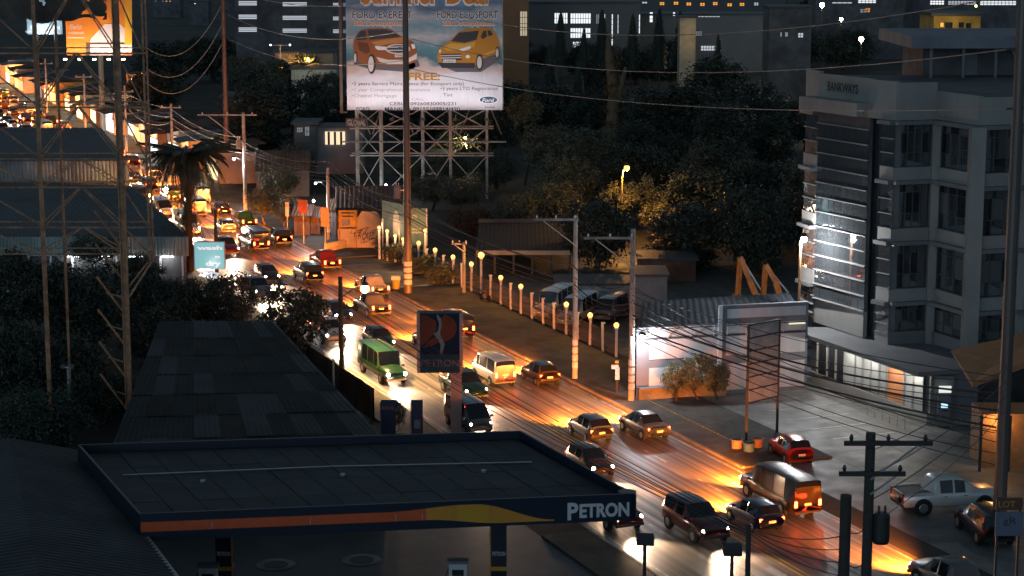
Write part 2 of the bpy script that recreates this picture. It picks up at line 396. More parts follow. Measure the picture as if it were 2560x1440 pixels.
for i, z in enumerate(rows[:-1]):
    for k in range(NC):
        pane(bB, bC, Lbc * k / NC + 0.015, Lbc * (k + 1) / NC - 0.015, z + 0.02, rows[i + 1] - 0.02, -0.02)
    part('horizontal_fin', MB().seg(bB, bC, z - 0.035, z + 0.035, 0.0, 0.13), bank_white, BANK)
part('horizontal_fin', MB().seg(bB, bC, rows[-1] - 0.035, rows[-1] + 0.035, 0.0, 0.13), bank_white, BANK)
part('curtain_backing', MB().seg(bB, bC, 5.6, 19.1, -0.3, -0.06), dark_wall, BANK)
part('curtain_top', MB().seg(bB, bC, rows[-1] + 0.05, 19.1, -0.3, 0.0), dark_wall, BANK)
part('base_spandrel', MB().seg(bA, bC, 3.9, 5.7, -0.3, 0.02), bank_white, BANK)
part('recess_glazing', MB().seg(bC, bD, 4.0, 19.1, -0.9, -0.6), bank_glass, BANK)
# strip A-B and D-E
for a, b in ((bA, bB), (bD, bE)):
    L = (b - a).length
    for zi in range(4):
        z0 = (ZL[zi - 1] + 0.86) if zi else 4.6; z1 = ZL[zi] - 0.27; n = 3
        for k in range(n):
            pane(a, b, 0.04, L - 0.04, z0 + (z1 - z0) * k / n + 0.02, z0 + (z1 - z0) * (k + 1) / n - 0.02, -0.05)
            part('horizontal_fin', MB().seg(a, b, z0 + (z1 - z0) * k / n - 0.03, z0 + (z1 - z0) * k / n + 0.03, -0.02, 0.1, 0.02, L - 0.02), bank_white, BANK)
    if a is bD: part('base_spandrel', MB().seg(a, b, 3.65, 4.6, -0.3, 0.02), bank_white, BANK)
# window bays
bay_ms = [bank_glass, wavy_glass('dark bay glass', (0.02, 0.022, 0.026), 0.05, 0.1), wavy_glass('bay glass with pale blind', (0.11, 0.115, 0.11), 0.2, 0.05)]
mull = M('aluminium mullion', (0.17, 0.17, 0.165), 0.45, metal=0.5, var=0.1)
for a, b, c0, c1, nc in ((bE, bF, 0.12, 0.0, 4), (bF, bG, -0.12, 0.0, 4), (bG, bH, 0.05, 0.0, 3), (bH, bI, 0, 0, 3)):
    L = (b - a).length - 0.34; S = 0.45 + c0
    for zi in range(4):
        z0 = (ZL[zi - 1] + 0.86) if zi else 4.7; z1 = ZL[zi] - 0.27
        zs = [z0, z0 + (z1 - z0) * 0.32, z0 + (z1 - z0) * 0.80, z1]
        fr = MB()
        for k in range(nc + 1):
            x = S + (L - S) * k / nc; fr.seg(a, b, z0, z1, -0.32, -0.22, x - 0.017, x + 0.017)
        for zz in zs[1:-1]: fr.seg(a, b, zz - 0.017, zz + 0.017, -0.32, -0.23, S, L)
        part('window_frame', fr, mull, BANK)
        for k in range(nc):
            for j in range(3):
                pane(a, b, S + (L - S) * k / nc + 0.03, S + (L - S) * (k + 1) / nc - 0.03, zs[j] + 0.03, zs[j + 1] - 0.03, -0.3, bay_ms[min(2, int(rnd() ** 2 * 3))])
for p, w in ((bF, 0.55), (bG, 0.95), (bH, 0.6), (bI, 0.9)):
    part('column', MB().prism([(p.x - w / 2, p.y - 0.45), (p.x + w / 2, p.y - 0.45), (p.x + w / 2, p.y + 0.5), (p.x - w / 2, p.y + 0.5)], 3.7, 19.0), bank_white, BANK)
part('column', MB().seg(bE, bF, 3.7, 19.0, -0.4, -0.2, 0.05, 0.6), bank_grey, BANK)
for a, b in ((bE, bF), (bF, bG), (bG, bH)): part('spandrel', MB().seg(a, b, 3.66, 4.68, -0.5, 0.03), bank_grey, BANK)
# roof-top block
pn = thing('roof_top_storey', 'set back dark roof storey with wide flat slab on the bank roof', 'roof storey', (35, 150, 20.3))
part('wall', MB().box((36.5, 155, 21.7), (10, 8, 2.8)), dark_wall, pn)
part('roof_slab', MB().box((36.2, 152.6, 23.55), (13.2, 13.5, 0.9)), grey_wall, pn)
for x in (31.2, 33.6, 36.0): part('post', MB().box((x, 146.6, 21.7), (0.18, 0.18, 2.8)), bank_grey, pn)
part('door', MB().box((35.2, 150.94, 21.5), (0.9, 0.06, 2.0)), bank_grey, pn)
# ground floor shop front
gA = V2(21.37, 136.3); gB = V2(26.95, 123.46); gC = V2(30.2, 123.9); gL = (gB - gA).length
gd = (gB - gA).normalized(); gn = V2(gd.y, -gd.x)
part('ground_floor_wall', MB().prism([inset(gA, .35), inset(gB, 0.5), inset(gC, 0.4), bG + V2(0.5, 1.5), bE + V2(1, 1)], 0, 3.55), bank_grey, BANK)
part('shop_base', MB().seg(gA, gB, 0.02, 0.75, -0.5, 0.1).seg(gB, gC, 0.02, 0.3, -0.5, 0.1), bank_white, BANK)
cA = gA - gd * 1.5 + gn * 1.5; cB = gB + gd * 0.8 + gn * 1.5
part('entrance_canopy', MB().prism([(cA.x, cA.y), (cB.x, cB.y), (31.5, 124.2), (32, 127), (28.4, 131), (24, 137)], 3.56, 3.84), bank_grey, BANK)
shop_glass = wavy_glass('frosted shop glass', (0.42, 0.43, 0.42), 0.35, 0.05)
xs = [0.6, 1.9, 3.0, 4.1, 5.4, 6.3, 7.3, 8.3, 9.2, 11.2, 12.2, 13.3]
orange_banner = M('orange fade banner', (0.62, 0.24, 0.10), 0.6, scale=0.5, var=0.35)
dark_glass = wavy_glass('dark shop glass', (0.02, 0.022, 0.026), 0.05, 0.05)
for i in range(len(xs) - 1):
    m = dark_glass if i < 3 else (orange_banner if i == 8 else shop_glass)
    pane(gA, gB, xs[i] + 0.06, xs[i + 1] - 0.06, 0.8, 3.5, -0.05, m, None, 0.1)
    part('shop_post', MB().seg(gA, gB, 0.75, 3.55, -0.2, 0.06, xs[i] - 0.06, xs[i] + 0.06), bank_white, BANK)
pane(gB, gC, 0.3, 1.6, 0.5, 3.3, 0.12, bank_grey, None, 0.1)
atm = thing('cash_machine', 'grey cash machine with lit blue screen set in the bank front', 'cash machine', (gB.x + 0.9, gB.y - 0.1, 0.1))
q = atm.location
part('cabinet', MB().box((q.x, q.y - 0.22, 1.2), (0.8, 0.35, 2.2)), bank_grey, atm)
part('screen', MB().box((q.x, q.y - 0.405, 1.5), (0.42, 0.02, 0.35)), glow('atm screen', (0.5, 0.8, 1.0), 1.2), atm)
part('sign_panel', MB().box((q.x, q.y - 0.41, 2.55), (0.8, 0.03, 0.45)), glow('atm sign', (0.9, 0.95, 0.9), 0.9), atm)
part('keypad', MB().box((q.x, q.y - 0.45, 1.15), (0.35, 0.1, 0.05)), dark_steel, atm)
# soft white soffit lamps of the bank canopy
for k, sx in enumerate((2.0, 5.2, 7.6, 10.4, 12.6)):
    p = gA + gd * sx + gn * 0.75
    dl = thing('soffit_lamp', 'round white downlight in the bank canopy soffit', 'lamp', (p.x, p.y, 3.5), group='bank canopy downlights')
    part('housing', MB().tube([(0, 0, 0.06), (0, 0, -0.02)], 0.14, 10), galv, dl, True)
    part('lens', MB().tube([(0, 0, -0.02), (0, 0, -0.035)], 0.11, 10), glow('soffit lens', (1, 0.97, 0.9), 8), dl, True)
    lamp(p + Vector((0, 0, 3.42)), (1, 0.95, 0.86), 150, 0.1, dl)
# railing and ramp in front of the bank
rl = thing('handrail', 'thin white tubular handrail on the ramp before the bank', 'railing', (27, 121.8, 0))
p0 = gB + gd * 0.3 + gn * 2.0; p1 = gB + gd * -4.0 + gn * 2.0
for i in range(6):
    p = p0.lerp(p1, i / 5); part('post', MB().tube([p + Vector((0, 0, .02)), p + Vector((0, 0, 0.95))], 0.025, 6), galv, rl)
for zz in (0.5, 0.95): part('rail', MB().tube([p0 + Vector((0, 0, zz)), p1 + Vector((0, 0, zz))], 0.025, 6), galv, rl)

# ================================================================== WHITE GARAGE BESIDE THE BANK
wA = V2(8.5, 130.9); wM = V2(14.3, 132.4); wB = V2(20.6, 134.0)
GAR = thing('white_garage', 'white and grey flat walled garage between utility pole and bank', 'building', (14, 134, 0))
part('wall', MB().prism([(8.5, 130.9), (20.6, 134.0), (20.4, 141), (9.25, 137.5)], 0, 5.0), grey_wall, GAR)
part('end_wall', MB().seg(wM, wB, 0, 6.25, -0.25, 0.05), grey_wall, GAR)
L1 = (wM - wA).length; L2 = (wB - wM).length
for a, b, s0, s1, z0, z1 in ((wA, wM, 0.9, L1 - .15, 2.75, 4.1), (wA, wM, 0.9, L1 - .15, 4.3, 4.95), (wA, wM, 0.9, L1 - .15, 0.75, 2.15),
                             (wM, wB, 0.45, L2 - .2, 2.75, 4.1), (wM, wB, 0.45, L2 - .2, 4.3, 4.95), (wM, wB, 0.45, L2 - .2, 0.3, 2.15), (wM, wB, 0.5, L2 - .2, 5.35, 6.0)):
    part('panel', MB().seg(a, b, z0, z1, 0.03 if a is wA else 0.06, 0.07 if a is wA else 0.1, s0, s1), white_wall, GAR)
part('roof', MB().corr_roof((8.7, 131.2, 5.02), (20.4, 134.3, 5.02), (20.3, 140.9, 5.6), (9.3, 137.4, 5.6), 0.5), roof_dark, GAR)
part('corner_post', MB().seg(wM, wB, 0, 6.3, 0.051, 0.22, -0.15, 0.12), white_wall, GAR)
for a, b, n, z in ((wA, wM, 4, 4.2), (wM, wB, 5, 4.2)):
    L = (b - a).length; dd = (b - a) / L; nn = V2(dd.y, -dd.x)
    part('awning_rail', MB().bar(a + dd * .3 + nn * 0.5 + Vector((0, 0, z + .75)), b - dd * .2 + nn * 0.5 + Vector((0, 0, z + .75)), 0.05).bar(a + dd * .3 + nn * 0.14 + Vector((0, 0, z)), b - dd * .2 + nn * 0.14 + Vector((0, 0, z)), 0.05), dark_steel, GAR)
    for i in range(n):
        p = a + dd * (0.5 + (L - 1.0) * i / (n - 1))
        part('bracket', MB().bar(p + nn * 0.12 + Vector((0, 0, z)), p + nn * 0.5 + Vector((0, 0, z + .75)), 0.06).bar(p + nn * 0.12 + Vector((0, 0, z + .75)), p + nn * 0.5 + Vector((0, 0, z + .75)), 0.05), white_wall, GAR)
for s in (2.1, 4.9):
    dd = (wB - wM).normalized(); nn = V2(dd.y, -dd.x); p = wM + dd * s + nn * 0.5 + Vector((0, 0, 4.85))
    part('tube_lamp', MB().bar(p, p + dd * 1.2, 0.09), glow('dim tube', (1, 0.85, 0.6), 1.0), GAR)
# planter wall
pl = thing('planter_wall', 'low yellowish planter wall with faded blue graffiti before the garage', 'wall', (11, 129, 0))
pA = G(1597, 1005); pB = G(1815, 990)
part('wall', MB().seg(pA, pB, 0, 0.85, -0.3, 0), M('yellowish stained render', (0.36, 0.29, 0.16), 0.85, scale=1.2, var=0.35, stain=0.5), pl)
part('coping', MB().seg(pA, pB, 0.85, 0.93, -0.36, 0.05), grey_wall, pl)
part('soil', MB().prism([(pA.x + .2, pA.y + .31), (pB.x - .1, pB.y + .31), (wM.x, wM.y - .15), (wA.x + .2, wA.y - .2)], 0.05, 0.7), gm, pl)
dd = (pB - pA).normalized()
mb = MB(); text_on(mb, 'LO', pA + dd * 0.35 + V2(dd.y, -dd.x) * 0.012 + Vector((0, 0, 0.2)), dd, (0, 0, 1), 0.5, 0.42)
part('graffiti', mb, M('faded blue spray', (0.10, 0.13, 0.2), 0.8, var=0.3), pl)
# pylon sign
pq0 = G(1865, 1105); pq1 = G(1942, 1085)
PY = thing('pylon_sign', 'tall blank panel sign on two dark posts in the bank lot', 'sign', (pq0.x, pq0.y, 0))
for p in (pq0, pq1):
    part('post', MB().box((p.x, p.y, 3.72), (0.16, 0.16, 7.4)), dark_steel, PY)
pz = [2.5 + i * 0.825 for i in range(7)]
pan_m = M('faded sign panel', (0.55, 0.54, 0.53), 0.6, scale=1.5, var=0.3, stain=0.25)
for i in range(6):
    part('panel', MB().seg(pq0, pq1, pz[i] + 0.04, pz[i + 1] - 0.04, -0.05, 0.03, 0.1, (pq1 - pq0).length - 0.1), pan_m, PY)
for z in pz: part('crossbar', MB().seg(pq0, pq1, z - 0.035, z + 0.035, -0.07, 0.07), dark_steel, PY)
# planter tubs, wheel stops, yellow marks
for c, px, py, nm in (((0.42, 0.22, 0.16), 1842, 1125, 'pink clay'), ((0.10, 0.22, 0.32), 1872, 1133, 'blue'), ((0.40, 0.20, 0.10), 1893, 1122, 'orange clay')):
    p = G(px, py); t = thing('planter_tub', nm + ' planter tub at the foot of the pylon sign', 'planter', (p.x, p.y, 0.02))
    part('tub', MB().tube([(0, 0, 0), (0, 0, 0.62), (0, 0, 0.66)], [0.30, 0.36, 0.38], 14), M('tub ' + nm, c, 0.6, scale=4, stain=0.3), t, True)
    part('soil', MB().tube([(0, 0, 0.62), (0, 0, 0.67)], 0.32, 12), gm, t, True)
stop_m = bpy.data.materials.new('black and yellow stripes'); stop_m.use_nodes = True
n_ = stop_m.node_tree; b_ = n_.nodes['Principled BSDF']; tc_ = n_.nodes.new('ShaderNodeTexCoord'); sx_ = n_.nodes.new('ShaderNodeSeparateXYZ')
ml_ = n_.nodes.new('ShaderNodeMath'); ml_.operation = 'PINGPONG'; ml_.inputs[1].default_value = 0.18; cr_ = n_.nodes.new('ShaderNodeValToRGB'); cr_.color_ramp.interpolation = 'CONSTANT'
cr_.color_ramp.elements[0].color = (0.02, 0.02, 0.02, 1); cr_.color_ramp.elements[1].position = 0.09; cr_.color_ramp.elements[1].color = (0.42, 0.30, 0.05, 1)
n_.links.new(tc_.outputs['Object'], sx_.inputs[0]); n_.links.new(sx_.outputs[0], ml_.inputs[0]); n_.links.new(ml_.outputs[0], cr_.inputs[0]); n_.links.new(cr_.outputs[0], b_.inputs['Base Color'])
stop_me = MB().add([(-1, -.09, 0), (1, -.09, 0), (1, .09, 0), (-1, .09, 0), (-.95, -.06, .14), (.95, -.06, .14), (.95, .06, .14), (-.95, .06, .14)],
                   [(0, 3, 2, 1), (4, 5, 6, 7), (0, 1, 5, 4), (1, 2, 6, 5), (2, 3, 7, 6), (3, 0, 4, 7)]).mesh('wheel_stop')
sA = G(1625, 1008); sB = G(1840, 1112)
for i in range(6):
    p = sA.lerp(sB, (i + .35) / 6)
    o = link('wheel_stop', stop_me, stop_m, None, (p.x, p.y, 0.02)); o.rotation_euler = (0, 0, math.atan2(sB.y - sA.y, sB.x - sA.x))
    tag(o, 'black and yellow striped wheel stop along the edge of the bank lot', 'wheel stop', 'wheel stops edging the bank lot')

# ================================================================== VEHICLES
def paint(name, c): return M('car paint ' + name, c, 0.28, metal=0.25, var=0.05, coat=0.6)
PAINTS = {'white': paint('white', (0.62, 0.62, 0.60)), 'silver': paint('silver', (0.36, 0.37, 0.38)), 'black': paint('black', (0.012, 0.012, 0.014)),
          'red': paint('red', (0.42, 0.02, 0.018)), 'maroon': paint('maroon', (0.10, 0.012, 0.012)), 'navy': paint('navy', (0.012, 0.02, 0.07)), 'grey': paint('grey', (0.12, 0.125, 0.13)),
          'brown': paint('brown', (0.07, 0.04, 0.02)), 'dark green': paint('dark green', (0.012, 0.045, 0.022))}
head_on = glow('lit headlamp', (1.0, 0.88, 0.70), 60)
tail_on = glow('lit tail lamp', (1.0, 0.05, 0.012), 45)
head_off = M('clear lamp glass', (0.45, 0.46, 0.47), 0.12, var=0)
tail_off = M('red lamp glass', (0.30, 0.015, 0.01), 0.15, var=0)
# stations: x, belt height, top height, half width, half roof width, sill height
TYPES = {
 'sedan': dict(L=4.4, st=[(-2.2, .78, .86, .72, .62, .42), (-2.05, .86, .98, .80, .70, .30), (-1.35, .90, 1.03, .85, .72, .26), (-.75, .92, 1.42, .86, .60, .24), (-.1, .92, 1.46, .87, .62, .24), (.0, .92, 1.46, .87, .62, .24), (.55, .91, 1.40, .87, .61, .24), (1.2, .88, .98, .86, .74, .25), (1.95, .74, .84, .81, .70, .27), (2.2, .58, .68, .70, .60, .38)], cab=(3, 6), ws=6, rs=2, wx=(-1.32, 1.35), wr=.32),
 'hatchback': dict(L=3.8, st=[(-1.9, .80, .92, .72, .60, .40), (-1.82, .90, 1.10, .78, .66, .28), (-1.45, .92, 1.46, .82, .60, .25), (-.55, .93, 1.52, .83, .61, .24), (-.45, .93, 1.52, .83, .61, .24), (.25, .92, 1.46, .83, .60, .24), (.95, .90, 1.00, .82, .70, .25), (1.65, .76, .86, .77, .64, .28), (1.9, .58, .68, .66, .56, .38)], cab=(2, 5), ws=5, rs=1, wx=(-1.2, 1.2), wr=.30),
 'sport utility vehicle': dict(L=4.7, st=[(-2.35, .95, 1.10, .78, .66, .48), (-2.27, 1.08, 1.25, .88, .74, .36), (-2.0, 1.12, 1.74, .92, .70, .34), (-.75, 1.12, 1.82, .93, .71, .33), (-.65, 1.12, 1.82, .93, .71, .33), (.2, 1.11, 1.78, .93, .70, .33), (.3, 1.11, 1.77, .93, .70, .33), (.95, 1.08, 1.20, .92, .80, .34), (2.05, .98, 1.10, .88, .78, .36), (2.35, .70, .85, .78, .68, .46)], cab=(2, 6), ws=6, rs=1, wx=(-1.4, 1.45), wr=.38),
 'van': dict(L=4.7, st=[(-2.35, 1.05, 1.6, .80, .70, .42), (-2.3, 1.10, 1.90, .84, .70, .34), (-2.1, 1.12, 1.97, .85, .72, .32), (-.8, 1.12, 2.0, .85, .73, .30), (-.7, 1.12, 2.0, .85, .73, .30), (.7, 1.10, 1.98, .85, .72, .30), (.8, 1.10, 1.97, .85, .72, .30), (1.3, 1.08, 1.92, .84, .69, .30), (2.1, 1.0, 1.10, .82, .70, .32), (2.35, .72, .85, .76, .66, .42)], cab=(2, 7), ws=7, rs=0, wx=(-1.45, 1.5), wr=.33),
 'pickup truck': dict(L=5.2, st=[(-2.6, .98, 1.06, .82, .76, .52), (-2.55, 1.02, 1.08, .90, .84, .42), (-1.05, 1.04, 1.10, .92, .86, .40), (-.98, 1.06, 1.62, .92, .68, .38), (-.7, 1.08, 1.76, .92, .70, .38), (-.05, 1.08, 1.78, .93, .71, .37), (.05, 1.08, 1.78, .93, .71, .37), (.6, 1.07, 1.70, .93, .69, .37), (1.3, 1.04, 1.16, .92, .80, .38), (2.3, .96, 1.06, .88, .77, .40), (2.6, .70, .84, .78, .68, .50)], cab=(4, 7), ws=7, rs=3, wx=(-1.6, 1.6), wr=.39),
 'jeepney': dict(L=6.4, st=[(-3.2, 1.05, 1.9, .86, .80, .5), (-3.15, 1.08, 2.2, .92, .80, .42), (-2.2, 1.10, 2.25, .93, .82, .40), (-2.1, 1.10, 2.25, .93, .82, .40), (-.9, 1.10, 2.26, .93, .82, .40), (-.8, 1.10, 2.26, .93, .82, .40), (.5, 1.10, 2.25, .93, .82, .40), (.6, 1.10, 2.25, .93, .82, .40), (1.35, 1.10, 2.15, .92, .80, .40), (1.62, 1.10, 1.22, .88, .70, .40), (2.95, 1.05, 1.15, .80, .62, .42), (3.2, .80, .95, .74, .6, .5)], cab=(2, 8), ws=8, rs=0, wx=(-1.9, 2.1), wr=.40),
}
def half_profile(st):
    x, belt, top, w, rw, zb = st; mid = zb + (belt - zb) * 0.55
    return [(w * .84, zb), (w * .97, zb + .10), (w, mid), (w * .985, belt - .05), (w * .95, belt), (rw, max(top - .07, belt + .01)), (rw * .86, max(top - .01, belt + .03)), (rw * .45, top + .015), (0, top + .02)]
CAR_CACHE = {}
def car_meshes(tp):
    if tp in CAR_CACHE: return CAR_CACHE[tp]
    T = TYPES[tp]; st = T['st']; n = len(st); body = MB(); body.smooth = True
    vs = []; panes = {}
    for s in st:
        h = half_profile(s); row = [(s[0], y, z) for y, z in h] + [(s[0], -y, z) for y, z in h[-2::-1]]
        vs += row
    k = 17; bf = []; gf = []
    for i in range(n - 1):
        for j in range(k - 1):
            f = (i * k + j, (i + 1) * k + j, (i + 1) * k + j + 1, i * k + j + 1)[::-1]
            jj = j if j < 8 else 15 - j
            glass = None
            wide = st[i + 1][0] - st[i][0] > 0.13
            if jj == 4 and T['cab'][0] <= i < T['cab'][1] and wide: glass = ('side_window', i, j)
            if i == T['ws'] and jj in (5, 6, 7): glass = ('windscreen', 0, 0)
            if i == T['rs'] and jj in (5, 6, 7) and (st[i + 1][2] - st[i][2]) > .15: glass = ('rear_window', 0, 0)
            if glass: panes.setdefault(glass, []).append(f)
            else: bf.append(f)
    bf.append(tuple(range(k))); bf.append(tuple((n - 1) * k + j for j in range(k - 1, -1, -1)))
    bf.append(None); bf.pop()
    for i in range(n - 1): bf.append((i * k, i * k + k - 1, (i + 1) * k + k - 1, (i + 1) * k)[::-1])
    body.add(vs, bf); pm_ = []
    for key, fl in panes.items():
        ids = sorted({q for f in fl for q in f}); mp = {q: n_i for n_i, q in enumerate(ids)}
        pm_.append((key[0], MB().add([(vs[q][0], vs[q][1] * 1.003, vs[q][2] + .002) for q in ids], [tuple(mp[q] for q in f) for f in fl]).mesh(key[0])))
    wh = MB(); wr = T['wr']; wh.tube([(0, -.11, 0), (0, -.10, 0), (0, .10, 0), (0, .11, 0)], [wr * .9, wr, wr, wr * .9], 16)
    rim = MB().tube([(0, 0, 0), (0, .02, 0)], [wr * .62, wr * .55], 10)
    xf = T['L'] / 2; f = st[-2]; r = st[1]; lw = f[3]; zf = (f[1] + f[5]) / 2 + .12; zr = (r[1] + r[5]) / 2 + .16
    big = tp in ('van', 'jeepney', 'sport utility vehicle', 'pickup truck')
    hl = MB().ball((0, 0, 0), .12 if not big else .135, 8, 5); tl = MB().box((0, 0, 0), (.07, .24 if not big else .16, .15 if not big else .34))
    grille = MB().box((0, 0, 0), (.05, lw * 1.0, .17)); bump = MB().box((0, 0, 0), (.10, lw * 1.86, .16))
    CAR_CACHE[tp] = dict(body=body.mesh('body'), glass=pm_, wheel=wh.mesh('wheel'), rim=rim.mesh('rim'), head=hl.mesh('headlight'), tail=tl.mesh('tail_light'),
                         grille=grille.mesh('grille'), bump=bump.mesh('bumper'), plate=MB().box((0, 0, 0), (.02, .42, .14)).mesh('number_plate'), mirror=MB().box((0, 0, 0), (.12, .2, .13)).mesh('mirror'),
                         arch=MB().tube([(0, 0, 0), (0, .012, 0)], wr * 1.22, 14).mesh('wheel_arch'),
                         xf=xf, zf=zf, zr=zr, lw=lw, rwid=r[3], st=st, T=T)
    return CAR_CACHE[tp]
def mlink(name, me, mat, par, loc, rot=None):
    o = bpy.data.objects.new(name, me); COL.objects.link(o); o.parent = par; o.location = loc
    if rot: o.rotation_euler = rot
    if not me.materials: me.materials.append(mat)
    o.material_slots[0].link = 'OBJECT'; o.material_slots[0].material = mat
    return o
def car(tp, colour, loc, rz, label, group=None, lit=True, full=True):
    C = car_meshes(tp); c = thing(tp.replace(' ', '_'), label, 'car' if tp in ('sedan', 'hatchback', 'sport utility vehicle') else {'van': 'van', 'pickup truck': 'pickup', 'jeepney': 'jeepney'}[tp], loc, rz, group)
    mlink('body', C['body'], PAINTS[colour], c, (0, 0, 0)); [mlink(nm, me, car_glass, c, (0, 0, 0)) for nm, me in C['glass']]
    st = C['st']; T = C['T']
    for x in T['wx']:
        w = min(st, key=lambda q: abs(q[0] - x))[3]
        for sgn in (1, -1):
            if full: mlink('wheel_arch', C['arch'], trim_black, c, (x, sgn * (w - .008) - (0.012 if sgn < 0 else 0), T['wr'] + .02))
            o = mlink('wheel', C['wheel'], black_rubber, c, (x, sgn * (w - .075), T['wr']))
            if full: mlink('rim', C['rim'], rim_m, o, (0, sgn * .105, 0), (0, 0, 0 if sgn > 0 else math.pi))
    fx = st[-2][0] + .06; bx = -C['xf'] - .0
    for sgn in (1, -1):
        mlink('headlight', C['head'], head_on if lit else head_off, c, (fx + (.05 if tp != 'jeepney' else .16), sgn * C['lw'] * .78, C['zf']))
        mlink('tail_light', C['tail'], tail_on if lit else tail_off, c, (st[1][0] - .04, sgn * C['rwid'] * .80, C['zr'] + .06))
        if full: mlink('mirror', C['mirror'], PAINTS[colour], c, (st[T['ws']][0] + .45, sgn * (C['lw'] + .13), st[T['ws']][1] + .08))
    if full:
        mlink('grille', C['grille'], trim_black, c, (C['xf'] - .03, 0, st[-1][1] - .02)); mlink('bumper', C['bump'], trim_black if tp != 'jeepney' else galv, c, (C['xf'] - .06, 0, .46 if tp != 'sedan' else .42))
        mlink('bumper', C['bump'], trim_black, c, (-C['xf'] + .05, 0, .5)); mlink('number_plate', C['plate'], plate_m, c, (-C['xf'] - .015, 0, st[0][1] - .12))
    return c
def headbeam(c, loc, rz, col, watts, xf):
    d = bpy.data.lights.new('headlight_beam', 'SPOT'); d.energy = watts; d.color = col; d.spot_size = math.radians(76); d.spot_blend = 1.0; d.shadow_soft_size = 0.35
    o = bpy.data.objects.new('headlight_beam', d); COL.objects.link(o); o.parent = c; o.location = (xf + .35, 0, .78)
    o.rotation_euler = (math.radians(70), 0, math.radians(-90))
# traffic queue
rt = random.Random(11)
LANES = [(-4.95, -1, 'in the oncoming lane beside the fuel station kerb'), (-1.75, -1, 'in the oncoming lane beside the centre line'),
         (1.75, 1, 'driving away beside the centre line'), (4.95, 1, 'driving away along the fence kerb')]
kinds = ['sedan', 'hatchback', 'sport utility vehicle', 'van', 'sedan', 'sport utility vehicle', 'pickup truck', 'jeepney']
for t, dr, phrase in LANES:
    combos = [(k, c) for k in ('sedan', 'hatchback', 'sport utility vehicle', 'van', 'pickup truck', 'jeepney') for c in PAINTS if c != 'red' and not (k == 'jeepney' and c in ('black', 'grey'))]
    rt.shuffle(combos); s = -66 + rt.uniform(0, 4)
    while s < 285 and combos:
        tp, col = combos.pop(); L = TYPES[tp]['L']; s += L / 2
        p = R(s, t + rt.uniform(-.22, .22), 0.01); px, py = seen(p)
        if -60 < px < 2620 and py < 1500:
            far = p.y > 235
            rz = ROAD_ANG + (0 if dr > 0 else math.pi) + math.radians(rt.uniform(-1, 1))
            lab = ('%s %s with headlamps lit %s' if dr < 0 else '%s %s with red tail lamps %s') % (col, tp, phrase)
            c = car(tp, col, p, rz, lab, 'night traffic on the road', True, not far)
            warm = (1.0, 0.24, 0.025) if dr > 0 else (1.0, 0.66, 0.42)
            headbeam(c, p, rz, warm, 34000 if dr > 0 else 4600, L / 2)
        s += L / 2 + (rt.uniform(8.0, 17.0) if s < 45 else rt.uniform(4.5, 10.0))
# parked vehicles
p = G(1985, 1142, 0.02); rc_ang = math.atan2((G(1968, 1165) - G(1925, 1125)).y * -1, (G(1968, 1165) - G(1925, 1125)).x * -1)
RED = car('hatchback', 'red', (16.9, 115.4, 0.02), math.radians(103), 'small red hatchback parked beside the planter tubs in the bank lot', None, False)
mb = MB(); text_on(mb, 'NEI 3853', (-1.935, 0.17, .62), (0, -1, 0), (0, 0, 1), .34, .08); part('plate_lettering', mb, trim_black, RED, True)
PICK = car('pickup truck', 'white', (24.0, 104.6, 0.02), math.radians(12), 'white double cab pickup truck parked side on in the bank lot', None, False)
PICK.scale = (1.12, 1.1, 1.1)
# open load bed of the pickup
part('load_bed', MB().box((-1.8, 0, 1.085), (1.35, 1.5, .06)), trim_black, PICK, True)
for y in (-.86, .86): part('bed_rail', MB().box((-1.8, y, 1.11), (1.5, .1, .08)), PAINTS['white'], PICK, True)
for x in (-.3, .75): part('door_handle', MB().box((x - .15, -.94, .92), (.16, .03, .03)), trim_black, PICK, True)
BLK = car('sport utility vehicle', 'black', (24.9, 99.6, 0.02), math.radians(97), 'black car parked near the lottery booth with stickers on its tail', None, False)
part('sticker', MB().box((-2.36, -.2, 1.0), (.02, .32, .4)), paper, BLK, True)
# two old jeeps behind the fence
for (px, py, colr, lb) in ((1340, 803, 'white', 'white jeepney parked behind the lamp fence beside the motorcycle gate'), (1400, 822, 'silver', 'silver jeepney parked behind the lamp fence next to the concrete pole')):
    p = G(px, py); car('jeepney', colr, (p.x + 1.6, p.y + 3.0, 0.02), math.radians(-112), lb, 'jeepneys parked in the fenced yard', False)
car('van', 'grey', tuple(G(1470, 815, 0.02) + Vector((2.0, 3.0, 0))), math.radians(-112), 'grey van parked in the fenced yard behind the utility poles', None, False)
# motorcycle
p = G(1213, 752, .13); mc = thing('motorcycle', 'small dark motorcycle parked at the foot of the lamp fence', 'motorcycle', p, math.radians(-60))
for x in (-.62, .62): part('wheel', MB().tube([(x, -.05, .3), (x, .05, .3)], .3, 14), black_rubber, mc, True)
part('frame', MB().bar((-.6, 0, .35), (.2, 0, .5), .12).bar((.2, 0, .5), (.5, 0, .95), .07).bar((.62, 0, .3), (.48, 0, .98), .06), dark_steel, mc, True)
part('tank', MB().ball((.2, 0, .78), .2, 8, 6, .8), PAINTS['red'], mc, True); part('seat', MB().box((-.3, 0, .78), (.7, .24, .1)), trim_black, mc, True)
part('handlebar', MB().bar((.42, -.36, 1.02), (.42, .36, 1.02), .04), dark_steel, mc, True); part('engine', MB().box((0, 0, .42), (.4, .26, .3)), galv, mc, True)
